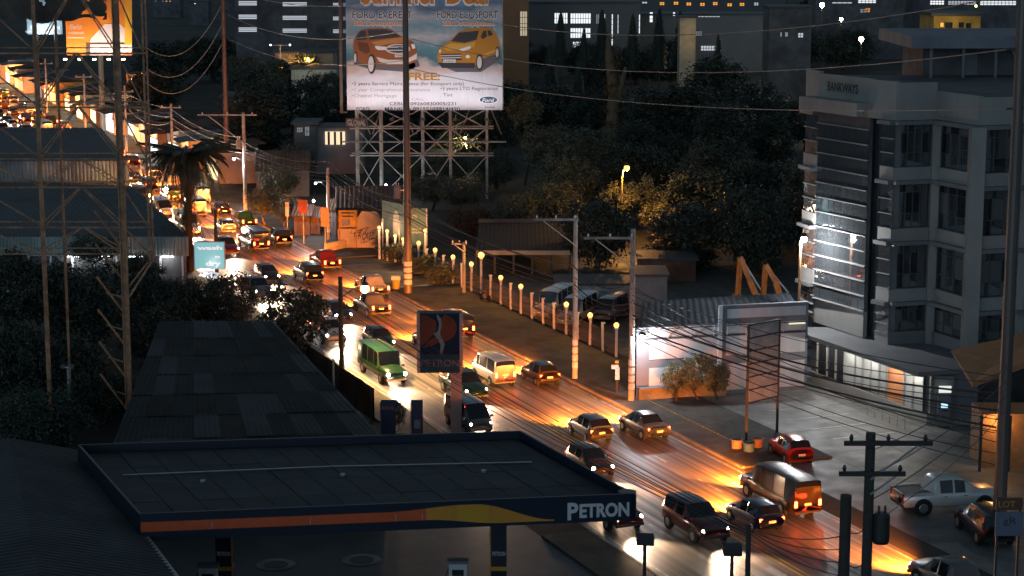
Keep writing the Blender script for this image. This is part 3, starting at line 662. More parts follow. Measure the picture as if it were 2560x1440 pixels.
# excavators behind the garage
exo = M('orange machine paint', (0.50, 0.16, 0.03), 0.5, scale=2, var=0.35, stain=0.4)
for (px, ang, lb) in ((1862, 0.0, 'orange excavator with raised boom behind the garage'), (1925, 0.4, 'dim orange excavator with folded boom standing next to the brown pole')):
    b0 = D(px, 800, 150); e = thing('excavator', lb, 'excavator', (b0.x, 150, 0), 0)
    def xl(x, z, y=0): return (x, y, z)
    for y in (-1.1, 1.1): part('track', MB().obox((-1.9 + (0), y - .28, 0), (3.8, 0, 0), (0, .56, 0), (0, 0, .8)), black_rubber, e, True)
    part('body', MB().box((.3, 0, 1.5), (3.2, 2.3, 1.3)), exo, e, True); part('cab', MB().box((-.6, .6, 2.5), (1.3, 1.0, 1.2)), exo, e, True)
    part('boom', MB().bar((1.6 - ang, -1.2, 1.8), (.15, -1.3, 5.2), .5, .45).bar((.15, -1.3, 5.2), (-.6, -1.3, 7.0 - ang * 1.5), .42, .4), exo, e, True)
    part('stick', MB().bar((-.6, -1.3, 7.0 - ang * 1.5), (-.75, -1.4, 4.1), .32, .3), exo, e, True); part('ram', MB().bar((-.5, -1.3, 6.9 - ang * 1.5), (1.2, -1.2, 4.2), .12), galv, e, True)
    part('bucket', MB().box((-.8, -1.4, 3.8), (.7, .8, .6)), exo, e, True)

# ================================================================== FUEL STATION
navy = M('navy fascia', (0.010, 0.015, 0.032), 0.4, scale=0.8, var=0.15)
st_red = M('red orange stripe', (0.62, 0.10, 0.03), 0.45, scale=0.8, var=0.15)
st_org = M('orange yellow stripe', (0.62, 0.26, 0.03), 0.45, scale=0.8, var=0.15)
st_yel = M('yellow stripe', (0.60, 0.30, 0.025), 0.45, scale=0.8, var=0.1)
kA, kB, kC, kD = V2(-16.3, 82.8), V2(5.65, 86.0), V2(0.45, 97.8), V2(-21.7, 95.0)
CAN = thing('station_canopy', 'wide dark flat fuel station canopy with red stripe and PETRON lettering', 'canopy', (-8, 90, 0))
part('deck', MB().prism([(kA.x + .2, kA.y + .2), (kB.x - .2, kB.y + .2), (kC.x - .2, kC.y - .2), (kD.x + .2, kD.y - .2)], 5.2, 5.75), roof_dark, CAN)
sheet_ms = [M('canopy sheet %d' % i, c, .7, scale=.9, var=.4, stain=.45, metal=.1) for i, c in enumerate(((.036, .040, .045), (.043, .047, .052), (.031, .035, .040)))]
ks = random.Random(4)
def kq(u, v, z): p = kA.lerp(kB, u).lerp(kD.lerp(kC, u), v); return Vector((p.x, p.y, z))
for i in range(14):
    for j in range(4):
        u0, u1, v0, v1 = .015 + .97 * i / 14 + .001, .015 + .97 * (i + 1) / 14 - .001, .03 + .94 * j / 4 + .002, .03 + .94 * (j + 1) / 4 - .002; z = 5.77 + ks.uniform(0, .025)
        a_, b_q, c_, d_ = kq(u0, v0, z + .01 * j), kq(u1, v0, z + .01 * j), kq(u1, v1, z + .012 + .01 * j), kq(u0, v1, z + .012 + .01 * j)
        part('deck_sheet', MB().add([a_, b_q, c_, d_] + [q_ - Vector((0, 0, .02)) for q_ in (a_, b_q, c_, d_)], [(0, 1, 2, 3), (4, 7, 6, 5), (0, 4, 5, 1), (1, 5, 6, 2), (2, 6, 7, 3), (3, 7, 4, 0)]), ks.choice(sheet_ms), CAN)
for (u, v) in ((.2, .5), (.5, .52), (.8, .5)): q_ = kq(u, v, 5.9); part('drain_cap', MB().tube([q_ - Vector((0, 0, .1)), q_], .14, 10), galv, CAN)
part('roof_conduit', MB().tube([kq(.05, .62, 5.87), kq(.5, .64, 5.87), kq(.93, .6, 5.87)], .035, 6), galv, CAN)
kd = (kB - kA).normalized(); kn = V2(kd.y, -kd.x); kL = (kB - kA).length
def fz(s, z, o): return kA + kd * s + kn * o + Vector((0, 0, z))
part('front_fascia', MB().seg(kA, kB, 5.0, 6.25, -0.12, 0, 0, kL - .35), navy, CAN)
part('fascia_end', MB().tube([fz(kL - .35, 5.0, -.42), fz(kL - .35, 6.25, -.42)], .42, 14), navy, CAN)
for a, b in ((kB, kC), (kC, kD), (kD, kA)): part('side_fascia', MB().seg(a, b, 5.0, 6.2, -0.12, 0), navy, CAN)
def lerp(a, b, t): return a + (b - a) * t
def ss(t): t = max(0, min(1, t)); return t * t * (3 - 2 * t)
def band(s): # lower and upper edge of the swoosh
    lo = 5.42 - 0.28 * ss((s - 12.6) / 3.4) ; hi = 5.86 + 0.20 * ss((s - 11) / 3.2) - 0.86 * ss((s - 14.8) / 3.6)
    if s > 18.4: hi = lo
    return lo, max(lo, hi)
segs = [i * 0.35 for i in range(54)]
for nm, m, s0, s1 in (('red_stripe', st_red, 0.02, 12.6), ('orange_stripe', st_org, 12.6, 14.0), ('yellow_stripe', st_yel, 14.0, 15.4), ('orange_stripe', st_org, 15.4, 18.4)):
    mb = MB(); xs_ = [lerp(s0, s1, i / 16) for i in range(17)]; vs = []
    for x in xs_:
        lo, hi = band(x); vs += [fz(x, lo, 0.012), fz(x, hi, 0.012)]
    mb.add(vs, [(2 * i, 2 * i + 2, 2 * i + 3, 2 * i + 1) for i in range(16)]); part(nm, mb, m, CAN)
for s in (3.1, 7.4, 11.2, 12.4): part('stripe_clip', MB().seg(kA, kB, 5.45, 5.75, 0.013, 0.03, s, s + .04), galv, CAN)
mb = MB(); text_on(mb, 'P', fz(19.0, 5.18, 0.06), kd, (0, 0, 1), 0.5, 0.78, 0.035); text_on(mb, 'ETRON', fz(19.55, 5.26, 0.06), kd, (0, 0, 1), 2.3, 0.62, 0.04)
part('lettering', mb, M('white plastic letters', (0.62, 0.62, 0.64), 0.45, var=0.1), CAN)
for (px, lab) in ((562, 'a'), (1247, 'b')):
    b0 = D(px, 1400, 90.0)
    part('column', MB().box((b0.x, 90, 2.6), (.75, .75, 5.2)), navy, CAN)
    part('column_edge', MB().box((b0.x + (.40 if lab == 'a' else -.40), 89.6, 2.6), (.06, .06, 5.1)), st_org, CAN)
    mb = MB(); text_on(mb, 'PETRON', (b0.x - .3, 89.61, 2.15), (1, 0, 0), (0, 0, 1), .62, .2, .03); part('column_lettering', mb, white_wall, CAN)
    part('column_stripe', MB().box((b0.x, 89.985, 1.5), (.77, .77, .2)), st_yel, CAN)
for (px, Y, lb, i) in ((1145, 89.2, 'white fuel pump with black hose under the canopy centre', 0), (1208, 87.6, 'low fuel pump with steel hood beside the right canopy column', 1), (520, 88.6, 'white and grey fuel pump beside the left canopy column', 2)):
    b0 = D(px, 1400, Y); fp = thing('fuel_pump', lb, 'fuel pump', (b0.x, Y, 0.02))
    part('island', MB().box((0, 0, .09), (1.6, .9, .16)), concrete, fp, True); part('cabinet', MB().box((0, 0, 1.05 if i != 1 else .75), (.85, .5, 1.75 if i != 1 else 1.2)), white_wall, fp, True)
    part('screen', MB().box((0, -.26, 1.5 if i != 1 else 1.1), (.55, .03, .3)), dark_glass, fp, True); part('hood', MB().box((0, 0, 2.0 if i != 1 else 1.4), (1.0, .6, .14)), grey_wall, fp, True)
    part('hose', MB().tube([(-.45, -.2, 1.7), (-.6, -.3, 1.2), (-.58, -.3, .5), (-.46, -.28, .8)], .03, 6), wire_m, fp, True)
    part('nozzle', MB().box((-.47, -.28, .9), (.1, .12, .3)), trim_black, fp, True)
for (px, py) in ((690, 1412), (905, 1400)):
    p = G(px, py, .018); rr = MB(); vs = []; n = 24
    for j in range(n):
        a = 2 * math.pi * j / n; vs += [(math.cos(a) * 1.0, math.sin(a) * 1.0, .02), (math.cos(a) * .6, math.sin(a) * .6, .03)]
    rr.add(vs, [(2 * j, (2 * j + 2) % (2 * n), (2 * j + 3) % (2 * n), 2 * j + 1) for j in range(n)])
    mh = thing('manhole', 'round tank manhole with pale ring on the station forecourt', 'manhole', p, group='tank manholes on the forecourt')
    part('ring', rr, concrete, mh, True); part('lid', MB().tube([(0, 0, 0), (0, 0, .04)], .58, 18), dark_steel, mh, True)
# store roof at lower left
ST = thing('store_building', 'low station store with dark ribbed roof beside the canopy', 'building', (-24, 86, 0))
q0, q1, q2, q3 = G(205, 1128, 5.2), G(440, 1440, 5.2), G(-260, 1440, 5.2), G(-160, 1150, 5.2)
q1 = q0 + (q1 - q0) * 1.25; q2 = q3 + (q2 - q3) * 1.25
mid0 = (q0 + q3) / 2 + Vector((0, 0, .9)); mid1 = (q1 + q2) / 2 + Vector((0, 0, .9))
part('wall', MB().prism([(q2.x + .5, q2.y + .3), (q1.x - .5, q1.y + .3), (q0.x - .5, q0.y - .4), (q3.x + .5, q3.y - .4)], 0, 5.1), dark_wall, ST)
part('roof', MB().corr_roof(q0, q1, mid1, mid0, .45).corr_roof(mid0, mid1, q2, q3, .45), roof_dark, ST)
part('gutter', MB().bar(q0 + Vector((0, 0, -.05)), q1 + Vector((0, 0, -.05)), .18), galv, ST)
part('gable', MB().add([q0, mid0, q3], [(0, 1, 2)]).add([q1, mid1, q2], [(0, 1, 2)]), dark_wall, ST)
# PETRON pylon
pp = R(-22.6, -8.3); PS = thing('fuel_brand_sign', 'dark fuel brand pylon sign with red swirl emblem and PETRON lettering', 'sign', pp)
q = D(1100, 855, pp.y); s = pp.y / FPX * 1.0
def sg(px, py): return D(px, py, pp.y)
w0, w1 = sg(1042, 780), sg(1157, 930)
part('post', MB().box((sg(1140, 1000).x, pp.y + .25, w1.z / 2 + .1), (.7, .42, w1.z + .2)), M('pinkish sign post', (0.40, 0.25, 0.22), 0.6, scale=1, var=.2), PS)
def sbox(a, b, o0, o1): return MB().obox((a.x, pp.y - o1, b.z), (b.x - a.x, 0, 0), (0, o1 - o0, 0), (0, 0, a.z - b.z))
part('cabinet', sbox(w0, w1, -.45, .25), dark_steel, PS)
part('frame', sbox(sg(1042, 780), sg(1051, 930), .251, .33), M('salmon sign frame', (0.50, 0.28, 0.22), .5, var=.15), PS)
part('frame', sbox(sg(1149, 780), sg(1157, 930), .251, .33), MATS['salmon sign frame'], PS)
face = M('dark blue sign face', (0.018, 0.026, 0.045), 0.12, scale=.6, var=.2)
part('emblem_panel', sbox(sg(1051, 783), sg(1149, 884), .251, .29), face, PS); part('name_panel', sbox(sg(1051, 887), sg(1149, 926), .251, .29), M('teal blue sign face', (0.03, 0.06, 0.085), 0.2, var=.15), PS)
def flat(poly, y, off=0.0): return MB().add([(sg(*p).x, y, sg(*p).z) for p in poly], [tuple(range(len(poly)))])
def arc(cx, cy, rx, ry, a0, a1, n=18): return [(cx + rx * math.cos(math.radians(a0 + (a1 - a0) * i / n)), cy + ry * math.sin(math.radians(a0 + (a1 - a0) * i / n))) for i in range(n + 1)]
sw = M('dull red emblem', (0.20, 0.045, 0.02), 0.2, var=.2)
part('emblem', flat(arc(1105, 818, 37, 34, -80, 95) + [(1098, 800)], pp.y - .296), sw, PS)
part('emblem', flat([(1052, 785), (1066, 786), (1090, 800), (1092, 822), (1082, 836), (1060, 858), (1052, 862)], pp.y - .294), sw, PS)
part('emblem', flat([(1058, 868), (1072, 850), (1098, 834), (1106, 842), (1100, 852), (1080, 862)], pp.y - .2945), sw, PS)
pale = M('pale emblem stripe', (0.25, 0.24, 0.24), 0.2, var=.4, scale=4)
part('emblem_stripe', flat([(1094, 783), (1103, 795), (1105, 812), (1100, 830), (1106, 845), (1112, 858), (1106, 883), (1100, 882), (1102, 862), (1096, 845), (1084, 833), (1096, 824), (1098, 806), (1092, 790)], pp.y - .298), pale, PS)
mb = MB(); a = sg(1053, 913); text_on(mb, 'PETRON', (a.x, pp.y - .296, a.z), (1, 0, 0), (0, 0, 1), sg(1148, 913).x - a.x, .42, .0); part('lettering', mb, M('dull red letters', (0.26, 0.13, 0.10), .4, var=.2), PS)
# banners beside the pylon
for (x0, x1, y0, y1, lb, txt) in ((952, 990, 1006, 1092, 'slim blue upright banner reading REV-X beside the station hedge', 'REV-X'), (1028, 1058, 1006, 1090, 'slim blue upright banner with bottle picture beside the brand sign', '')):
    Y = 116.0; a = D(x0, y0, Y); b = D(x1, y1 + 40, Y); bn = thing('banner_stand', lb, 'banner', ((a.x + b.x) / 2, Y, 0))
    part('panel', MB().box(((a.x + b.x) / 2, Y, (a.z + .5) / 2 + .2), (b.x - a.x, .06, a.z - .6)), M('blue banner cloth', (0.03, 0.045, 0.10), 0.6, var=.3, scale=1.5), bn)
    part('pole', MB().tube([(a.x - .04, Y, 0), (a.x - .04, Y, a.z)], .03, 6), galv, bn); part('foot', MB().box(((a.x + b.x) / 2, Y, .1), (b.x - a.x + .2, .5, .18)), concrete, bn)
    if txt:
        mb = MB(); z = D(x0, 1024, Y).z; text_on(mb, txt, (a.x + .08, Y - .035, z), (1, 0, 0), (0, 0, 1), b.x - a.x - .16, .2, .02); part('lettering', mb, M('orange print', (0.5, 0.2, 0.06), .6, var=0), bn)
    else:
        z = D(x0, 1060, Y).z; part('bottle_print', MB().box(((a.x + b.x) / 2, Y - .032, z), (.36, .004, .55)), M('grey print', (0.2, 0.24, 0.27), .6, var=.4, scale=6), bn)

# ================================================================== POLES, LAMPS, WIRES
POLES = {}
def pole(key, base, top_z, r0, r1, mat, label, name='utility_pole', arms=(), notices=False, transformer=None, group=None):
    t = thing(name, label, 'pole', (base[0], base[1], 0), group=group)
    part('shaft', MB().tube([(0, 0, 0), (0, 0, top_z)], [r0, r1], 12), mat, t, True)
    for (z, x0, x1, brace, dy) in arms:
        part('crossarm', MB().bar((x0, -r0, z), (x1, -r0 + dy, z), .13, .16), mat, t, True)
        if brace:
            far = x0 if abs(x0) > abs(x1) else x1
            part('brace', MB().bar((far * .78, -r0, z - .05), (0, -r0, z - abs(far) * .62), .06), galv, t, True)
        for k in range(3):
            x = x0 + (x1 - x0) * (0.08 + .42 * k)
            part('insulator', MB().tube([(x, -r0, z + .08), (x, -r0, z + .2), (x, -r0, z + .32)], [.05, .08, .03], 8), white_wall if mat is not pole_dark else dark_steel, t, True)
    if notices:
        for k in range(4):
            part('paper_notice', MB().tube([(0, 0, .9 + k * .55), (0, 0, 1.3 + k * .55)], r0 + .012, 12, False), paper, t, True)
    if transformer:
        z, x = transformer
        part('transformer', MB().tube([(x, -.1, z), (x, -.1, z + .12), (x, -.1, z + 1.0), (x, -.1, z + 1.08)], [.26, .3, .3, .24], 14), grey_wall if mat is not pole_dark else dark_steel, t, True)
        part('bushing', MB().tube([(x - .1, -.1, z + 1.08), (x - .1, -.1, z + 1.35)], .04, 6).tube([(x + .12, -.1, z + 1.08), (x + .12, -.1, z + 1.35)], .04, 6), white_wall if mat is not pole_dark else dark_steel, t, True)
        part('bracket', MB().bar((0, 0, z + .7), (x, -.1, z + .7), .08), galv, t, True)
    POLES[key] = Vector((base[0], base[1], 0)); return t
steel_pole = M('painted steel pole', (0.15, 0.125, 0.11), 0.5, metal=.4, scale=1.2, var=.3, streak=True)
P1 = G(1020, 735); P2 = G(1437, 950); P3 = G(1578, 1005); P5 = G(614, 530); P8 = G(822, 602); P7 = G(855, 972); P6 = G(1160, 735); P4 = R(112, 8.2); P4.x = D(567, 380, P4.y).x
P11 = Vector((25.4, 98.5, 0))
pole('P1', P1, 30, .36, .22, steel_pole, 'tall thick steel transmission pole in front of the big car billboard', arms=(), notices=True, transformer=(8.6, -.85))
pole('P4', P4, 32, .34, .2, M('steel pole tinted by reddish light', (0.19, 0.105, 0.075), 0.55, metal=.3, scale=1.5, var=.3), 'tall reddish steel transmission pole beside the palm crown', arms=())  # reddish light on the shaft is put into its colour
pole('P11', P11, 34, .36, .24, steel_pole, 'tall thick steel pole beside the lottery booth and orange eave', arms=())
pole('P2', P2, D(1445, 540, P2.y).z, .2, .15, pole_concrete, 'slim concrete utility pole with one sided crossarm before the fence end', arms=((D(1445, 548, P2.y).z, -3.0, .2, True, 0),), notices=True)
pole('P3', P3, D(1585, 572, P3.y).z, .22, .16, pole_concrete, 'concrete utility pole with wires and floodlight at the garage corner', arms=((D(1585, 594, P3.y).z, -3.3, .2, True, 0),), notices=True)
pole('P5', P5, D(614, 282, P5.y).z, .24, .18, pole_concrete, 'pale concrete utility pole with long crossarm and transformer past the palm', arms=((D(614, 287, P5.y).z, -5.2, 1.6, True, 0),), transformer=(D(600, 372, P5.y).z, -.6))
pole('P8', P8, D(820, 420, P8.y).z, .2, .15, pole_concrete, 'leaning thin pole beside the graffiti wall', arms=(), notices=True)
pole('P6', P6, D(1160, 606, P6.y).z, .16, .14, pole_concrete, 'short white post with crossarm at the fence gate', name='post', arms=((D(1160, 609, P6.y).z, -1.1, .3, True, 0),))
pole('P7', P7, D(853, 692, P7.y).z, .2, .15, pole_dark, 'dark utility pole with bright street lamp rising from the leafy tree', arms=((D(853, 768, P7.y).z, -.2, 1.1, False, 0),), transformer=None)
P13 = D(540, 600, 168); pole('P13', P13, D(540, 525, 168).z, .16, .13, pole_dark, 'short dark pole behind the lit wash and dry sign', arms=())
P9 = D(2170, 1300, 66); pole('P9', P9, D(2178, 1082, 66).z, .22, .17, pole_dark, 'dark timber pole with two crossarms and transformer before the lot entrance', arms=((D(2178, 1104, 66).z, -.95, 2.1, True, 0), (D(2172, 1180, 66).z, -1.1, 1.2, True, 0)), transformer=(D(2195, 1355, 66).z, .45))
P10 = D(2112, 1350, 66.5); pole('P10', P10, D(2112, 1238, 66.5).z, .21, .2, pole_dark, 'cut off dark timber pole stub standing next to the two armed pole', arms=())
P12 = D(1870, 1400, 75); pole('P12', P12, D(1872, 1312, 75).z, .13, .1, pole_dark, 'thin dark service pole over the road near the fuel station', arms=())
thin1 = D(173, 1000, G(173, 1110).y); lp = thing('lamp_post', 'thin grey post with flat unlit twin lamp behind the store roof', 'lamp post', (thin1.x, thin1.y, 0))
zt = D(173, 918, thin1.y).z
part('post', MB().tube([(0, 0, 0), (0, 0, zt)], .08, 8), galv, lp, True); part('arm', MB().box((0, 0, zt), (.7, .12, .08)), galv, lp, True)
for x in (-.28, .28): part('lamp_head', MB().box((x, -.1, zt + .09), (.3, .4, .1)), dark_steel, lp, True)
q = D(835, 1000, 119); tp_ = pole('thin', q, D(835, 897, 119).z, .075, .06, M('cream pole', (0.42, 0.36, 0.26), .6, var=.2), 'thin cream flag pole behind the canopy near the banners', name='flag_pole')
for (px, py, Y, lb) in ((1612, 1362, 84, 'dark twin floodlight post beside the road under the canopy corner'), (1830, 1388, 80, 'dark box floodlight on a bent arm over the road')):
    b = D(px, py, Y); t = thing('floodlight_post', lb, 'lamp post', (b.x, Y, 0))
    part('post', MB().tube([(0, 0, 0), (0, 0, b.z)], .08, 8), dark_steel, t, True); part('arm', MB().box((0, 0, b.z), (.75, .1, .07)), dark_steel, t, True)
    part('lamp_head', MB().obox((-.4, -.3, b.z + .06), (.8, 0, 0), (0, .5, .12), (0, 0, .3)), dark_steel, t, True)
# cables: each its own thing
cab_n = [0]
def wire(a, b, sag, r, label, mat=wire_m, group='overhead cables along the road'):
    o = link('cable', MB().tube(cable(a, b, sag, r), r, 5).mesh('cable'), mat); tag(o, label, 'cable', group); cab_n[0] += 1; return o
def at(k, z, dx=0, dy=0): p = POLES[k]; return Vector((p.x + dx, p.y + dy - .2, z))
chain = ['P5', 'P8', 'P1', 'P2', 'P3']
names = {'P5': 'the transformer pole', 'P8': 'the graffiti wall pole', 'P1': 'the billboard pole', 'P2': 'the slim pole', 'P3': 'the garage pole'}
for i in range(4):
    a, b = chain[i], chain[i + 1]
    for k, z in enumerate((8.3, 7.9, 7.4, 7.0, 6.7, 6.3)):
        wire(at(a, z + U(-.1, .1), U(-.1, .1)), at(b, z + U(-.1, .1), U(-.1, .1)), U(.3, 1.0), .022 if k % 3 else .045, 'black cable strung from %s to %s' % (names[a], names[b]))
# poles farther up the road
prev = 'P5'
for i, (s_, t_) in enumerate(((122, 8.4), (152, 8.2), (186, 8.3), (224, 8.2))):
    q_ = R(s_, t_); k_ = 'Q%d' % i
    pole(k_, q_, 9.5 + .4 * (i % 2), .2, .15, pole_concrete, ('first', 'second', 'third', 'fourth')[i] + ' concrete pole up the road beyond the transformer pole', arms=((9.0, -1.4, 1.4, False, 0),))
    for k, z in enumerate((8.9, 8.3, 7.7, 7.2, 6.8)):
        wire(at(prev, z + U(-.2, .2), U(-.4, .4)), at(k_, z + U(-.2, .2), U(-.4, .4)), U(.4, 1.2), .04, 'black cable strung between poles far up the road', wire_m if k % 2 else wire_l, 'cables far up the road')
    prev = k_
# bundle from the garage pole towards the near right
for k in range(13):
    z0 = 4.7 + 0.27 * k; tgt = Vector((P11.x - .4, P11.y, 5.6 + .3 * k)) if k % 3 else Vector((P9.x + 2.0 * (k % 2), P9.y, 12.5 + .12 * k))
    if k % 3 == 0: tgt = Vector((P11.x - .3, P11.y, 4.2 + .2 * k))
    wire(at('P3', z0, U(-.1, .2)), tgt, U(.5, 1.3), .06 if k in (2, 5, 8) else .025, 'black cable strung from the garage pole to the tall pole by the booth')
for k in range(7):
    wire(Vector((P12.x, P12.y, D(1872, 1318 + 4 * k, 75).z)), at('P7', 7.2 - .3 * k), U(.3, .9), .02, 'thin black cable crossing above the road from the service pole', group='cables over the near road')
    if k < 4: wire(Vector((P12.x, P12.y, D(1872, 1318 + 4 * k, 75).z)), at('P10', 10.4 - .5 * k), .3, .02, 'short dark cable between the service pole and the pole stub', group='cables at the pole stub')
for k in range(4):
    wire(at('P9', 13.6 - .9 * k), at('P11', 9.5 - .8 * k), .4, .02, 'dark cable between the two armed pole and the tall steel pole', group='cables at the two armed pole')
    wire(at('P9', 11.0 - 1.2 * k), at('P10', 10.6 - 1.1 * k), .25 + .1 * k, .018, 'slack dark service drop between the pole stub and the two armed pole', group='service drops')
# long high conductors
for (a, m, b, lb) in (((1021, 8), (1700, 88), (2545, -15), 'highest'), ((1021, 95), (1700, 178), (2530, 122), 'middle'), ((1021, 170), (1700, 255), (2530, 270), 'lowest')):
    p = D(a[0], a[1], P1.y); q = D(b[0], b[1], P11.y); mid = D(m[0], m[1], (p.y + q.y) / 2)
    wire(p, q, max(.2, ((p + q) / 2 - mid).z), .03, lb + ' pale conductor from the billboard pole to the tall pole by the booth', wire_l, 'high conductors to the right')
for (a, b, sag) in (((567, -30), (1018, -5), 1.4), ((567, 35), (1018, 75), 1.8), ((567, 95), (1018, 150), 1.6)):
    wire(D(a[0], a[1], P4.y), D(b[0], b[1], P1.y), sag, .035, 'pale conductor from the reddish pole to the billboard pole', wire_l, 'high conductors between steel poles')
TWY = 121.4
for (a, b) in (((365, 118), (558, 5)), ((365, 170), (556, 60)), ((368, 208), (556, 108))):
    wire(D(a[0], a[1], 250), D(b[0], b[1], P4.y), 3.4, .05, 'pale drooping conductor left of the reddish pole', wire_l, 'drooping conductors')
for y in (122, 272):
    q = D(2530, y, P11.y); part('crossarm', MB().bar((q.x - .3, q.y, q.z), (P11.x + 1.6, P11.y, q.z + .1), .1).bar((q.x, q.y, q.z), (P11.x, P11.y, q.z - .7), .06), dark_steel, [o for o in COL.objects if o.get('label', '').startswith('tall thick steel pole')][0])
# street lamps that are lit
def street_lamp(px, py, Y, col, watts, label, reach=None, es=25, arm_from=None, rad=.16, name='street_lamp', spot=False):
    p = D(px, py, Y); t = thing(name, label, 'street lamp', p)
    part('bulb', MB().ball((0, 0, 0), rad, 8, 6), glow('bulb %.2f %.2f %.2f %d' % (*col, es), col, es), t, True)
    hr = min(rad, .2); part('hood', MB().tube([(0, 0, rad * .85), (0, 0, rad * .85 + hr), (0, 0, rad * .85 + hr * 1.4)], [hr * 1.5, hr * 1.1, hr * .3], 10), dark_steel, t, True)
    if arm_from is not None: part('arm', MB().tube([Vector(arm_from) - p, (Vector(arm_from) - p) * .45 + Vector((0, 0, .35)), Vector((0, 0, rad * 1.6))], .04, 6), dark_steel, t, True)
    if spot: lamp(p - Vector((0, 0, rad + .12)), col, watts, .15, t, 'SPOT', p - Vector((-2.0, 0, 9)), 118, .7)
    else: lamp(p - Vector((0, .0, rad + .12)), col, watts, .12, t)
    return t
WARM = (1.0, 0.80, 0.55); SOD = (1.0, 0.42, 0.08); WHT = (0.92, 0.96, 1.0); YEL = (1.0, 0.72, 0.28)
street_lamp(912, 722, P7.y + 2.5, (1.0, .55, .2), 15000, 'bright warm street lamp reaching over the road from the dark pole', rad=.3, es=60, spot=True, arm_from=at('P7', D(855, 745, P7.y).z))
street_lamp(585, 397, P5.y - .5, WHT, 1500, 'white street lamp burning beside the pale transformer pole', arm_from=at('P5', D(614, 410, P5.y).z))
street_lamp(789, 458, 208, WHT, 500, 'white lamp above the shop signs by the thin pole', arm_from=at('P8', D(820, 470, P8.y).z), rad=.12)
street_lamp(784, 502, 203, WHT, 600, 'white lamp over the red shop sign', rad=.13, arm_from=(G(790, 600).x, 203.6, 5))
street_lamp(965, 462, 232, WHT, 350, 'small white lamp under the billboard tower', rad=.12, arm_from=(D(965, 480, 234).x, 234, 1.5))
street_lamp(2010, 598, 136.0, (0.97, 0.97, 1.0), 2400, 'very bright white floodlight on brown pole at the bank corner', rad=.22, es=60)
fpz = D(2003, 640, 138.6); t = thing('brown_pole', 'brown steel pole carrying the floodlight at the bank corner', 'pole', (20.28, 136.25, 0)); part('shaft', MB().tube([(0, 0, 0), (0, 0, 10.2)], .1, 8), rust_steel, t, True)
street_lamp(1606, 842, 129.6, (0.88, 0.94, 1.0), 700, 'bright white floodlight shining on the white garage wall', rad=.18, es=60, arm_from=at('P3', 4.6))
street_lamp(1567, 420, 200, SOD, 3600, 'orange sodium lamp on curved pole among dark trees', rad=.3, es=5)
b = D(1567, 420, 200); t = thing('curved_lamp_pole', 'curved pole glowing orange among dark trees', 'pole', (D(1553, 600, 200).x, 200, 0))
zt = b.z; dx = b.x - t.location.x
part('shaft', MB().tube([(0, 0, 0), (0, 0, zt - .9), (dx * .25, 0, zt - .15), (dx, 0, zt + .2)], .09, 8), M('pole colour with sodium glow', (0.6, 0.42, 0.12), .5, var=.1), t, True)  # the sodium lamp's orange light is put into the pole colour
street_lamp(1163, 345, 262, YEL, 1500, 'yellow lamp in the trees behind the billboard legs', rad=.2, arm_from=(D(1168, 400, 262).x, 262, 1.0))
street_lamp(372, 488, 225, (1, .5, .12), 7000, 'yellow street lamp beside the road below the lattice tower', rad=.2, arm_from=(D(372, 560, 225).x, 225, .5))
street_lamp(303, 484, 200, (1, .62, .2), 900, 'yellow wall lamp at the corner of the ribbed warehouse', rad=.18, arm_from=(D(296, 490, 204.5).x, 204.5, D(296, 490, 204.5).z))
street_lamp(2055, 12, 420, (1, .85, .6), 9000, 'large bright lamp on the far hill road', rad=.5, es=40, arm_from=(D(2055, 60, 420).x, 420.6, 0))
street_lamp(2103, 48, 400, (1, .85, .6), 2500, 'smaller bright lamp on the far hill below the large one', rad=.34, es=40, arm_from=(D(2103, 80, 400).x, 400.6, 0))
street_lamp(2153, 98, 330, (1, .80, .5), 6000, 'large warm lamp behind the bank roof storey', rad=.42, es=40, arm_from=(D(2153, 140, 330).x, 330.6, 0))
# lamp fence
FE = thing('lamp_fence', 'row of white concrete fence posts with rails and orange globe lamps', 'fence', R(7, 13.4))
fa = G(1128, 700); posts = [(1215, 740), (1240, 762), (1262, 771), (1286, 785), (1310, 795), (1335, 806), (1361, 818), (1387, 831), (1414, 841), (1443, 856), (1473, 867), (1503, 881), (1534, 895)]
lit = {1095, 1140, 1220, 1262, 1312, 1415, 1474, 1536}
ppos = [R(21.5 - 2.33 * i, 13.4) for i in range(-7, 13)]
lampix = {-7: 1, -5: 1, -3: 1, -1: 1, 0: 2, 2: 1, 4: 1, 8: 1, 10: 1, 12: 1}
for i, p in zip(range(-7, 13), ppos):
    h = 2.15 if i != 0 else 3.3
    h += U(-.06, .06); p = p + Vector((U(-.04, .04), U(-.04, .04), 0))
    part('post', MB().bar((p.x, p.y, 0), (p.x + U(-.05, .05), p.y, h), .2), white_wall, FE); part('post_cap', MB().box((p.x, p.y, h + .04), (.3, .3, .1)), white_wall, FE)
    if i in lampix:
        rr = .2 if lampix[i] == 1 else .28
        part('globe_lamp', MB().ball((p.x, p.y, h + .1 + rr), rr, 10, 7), glow('orange globe', (1.0, 0.42, 0.09), 4.0), FE)
        lamp((p.x - .1, p.y - .1, h + .35 + 2 * rr), SOD, 170 * lampix[i], .12, FE)
for z in (.5, 1.1, 1.7): part('rail', MB().bar(ppos[0] + Vector((0, 0, z)), ppos[-1] + Vector((0, 0, z)), .05), dark_steel, FE)
for i in range(len(ppos) - 1):
    mb = MB()
    for k in range(1, 12):
        p = ppos[i].lerp(ppos[i + 1], k / 12); mb.bar(p + Vector((0, 0, .15)), p + Vector((0, 0, 1.75)), .025)
    part('railing_panel', mb, dark_steel, FE)

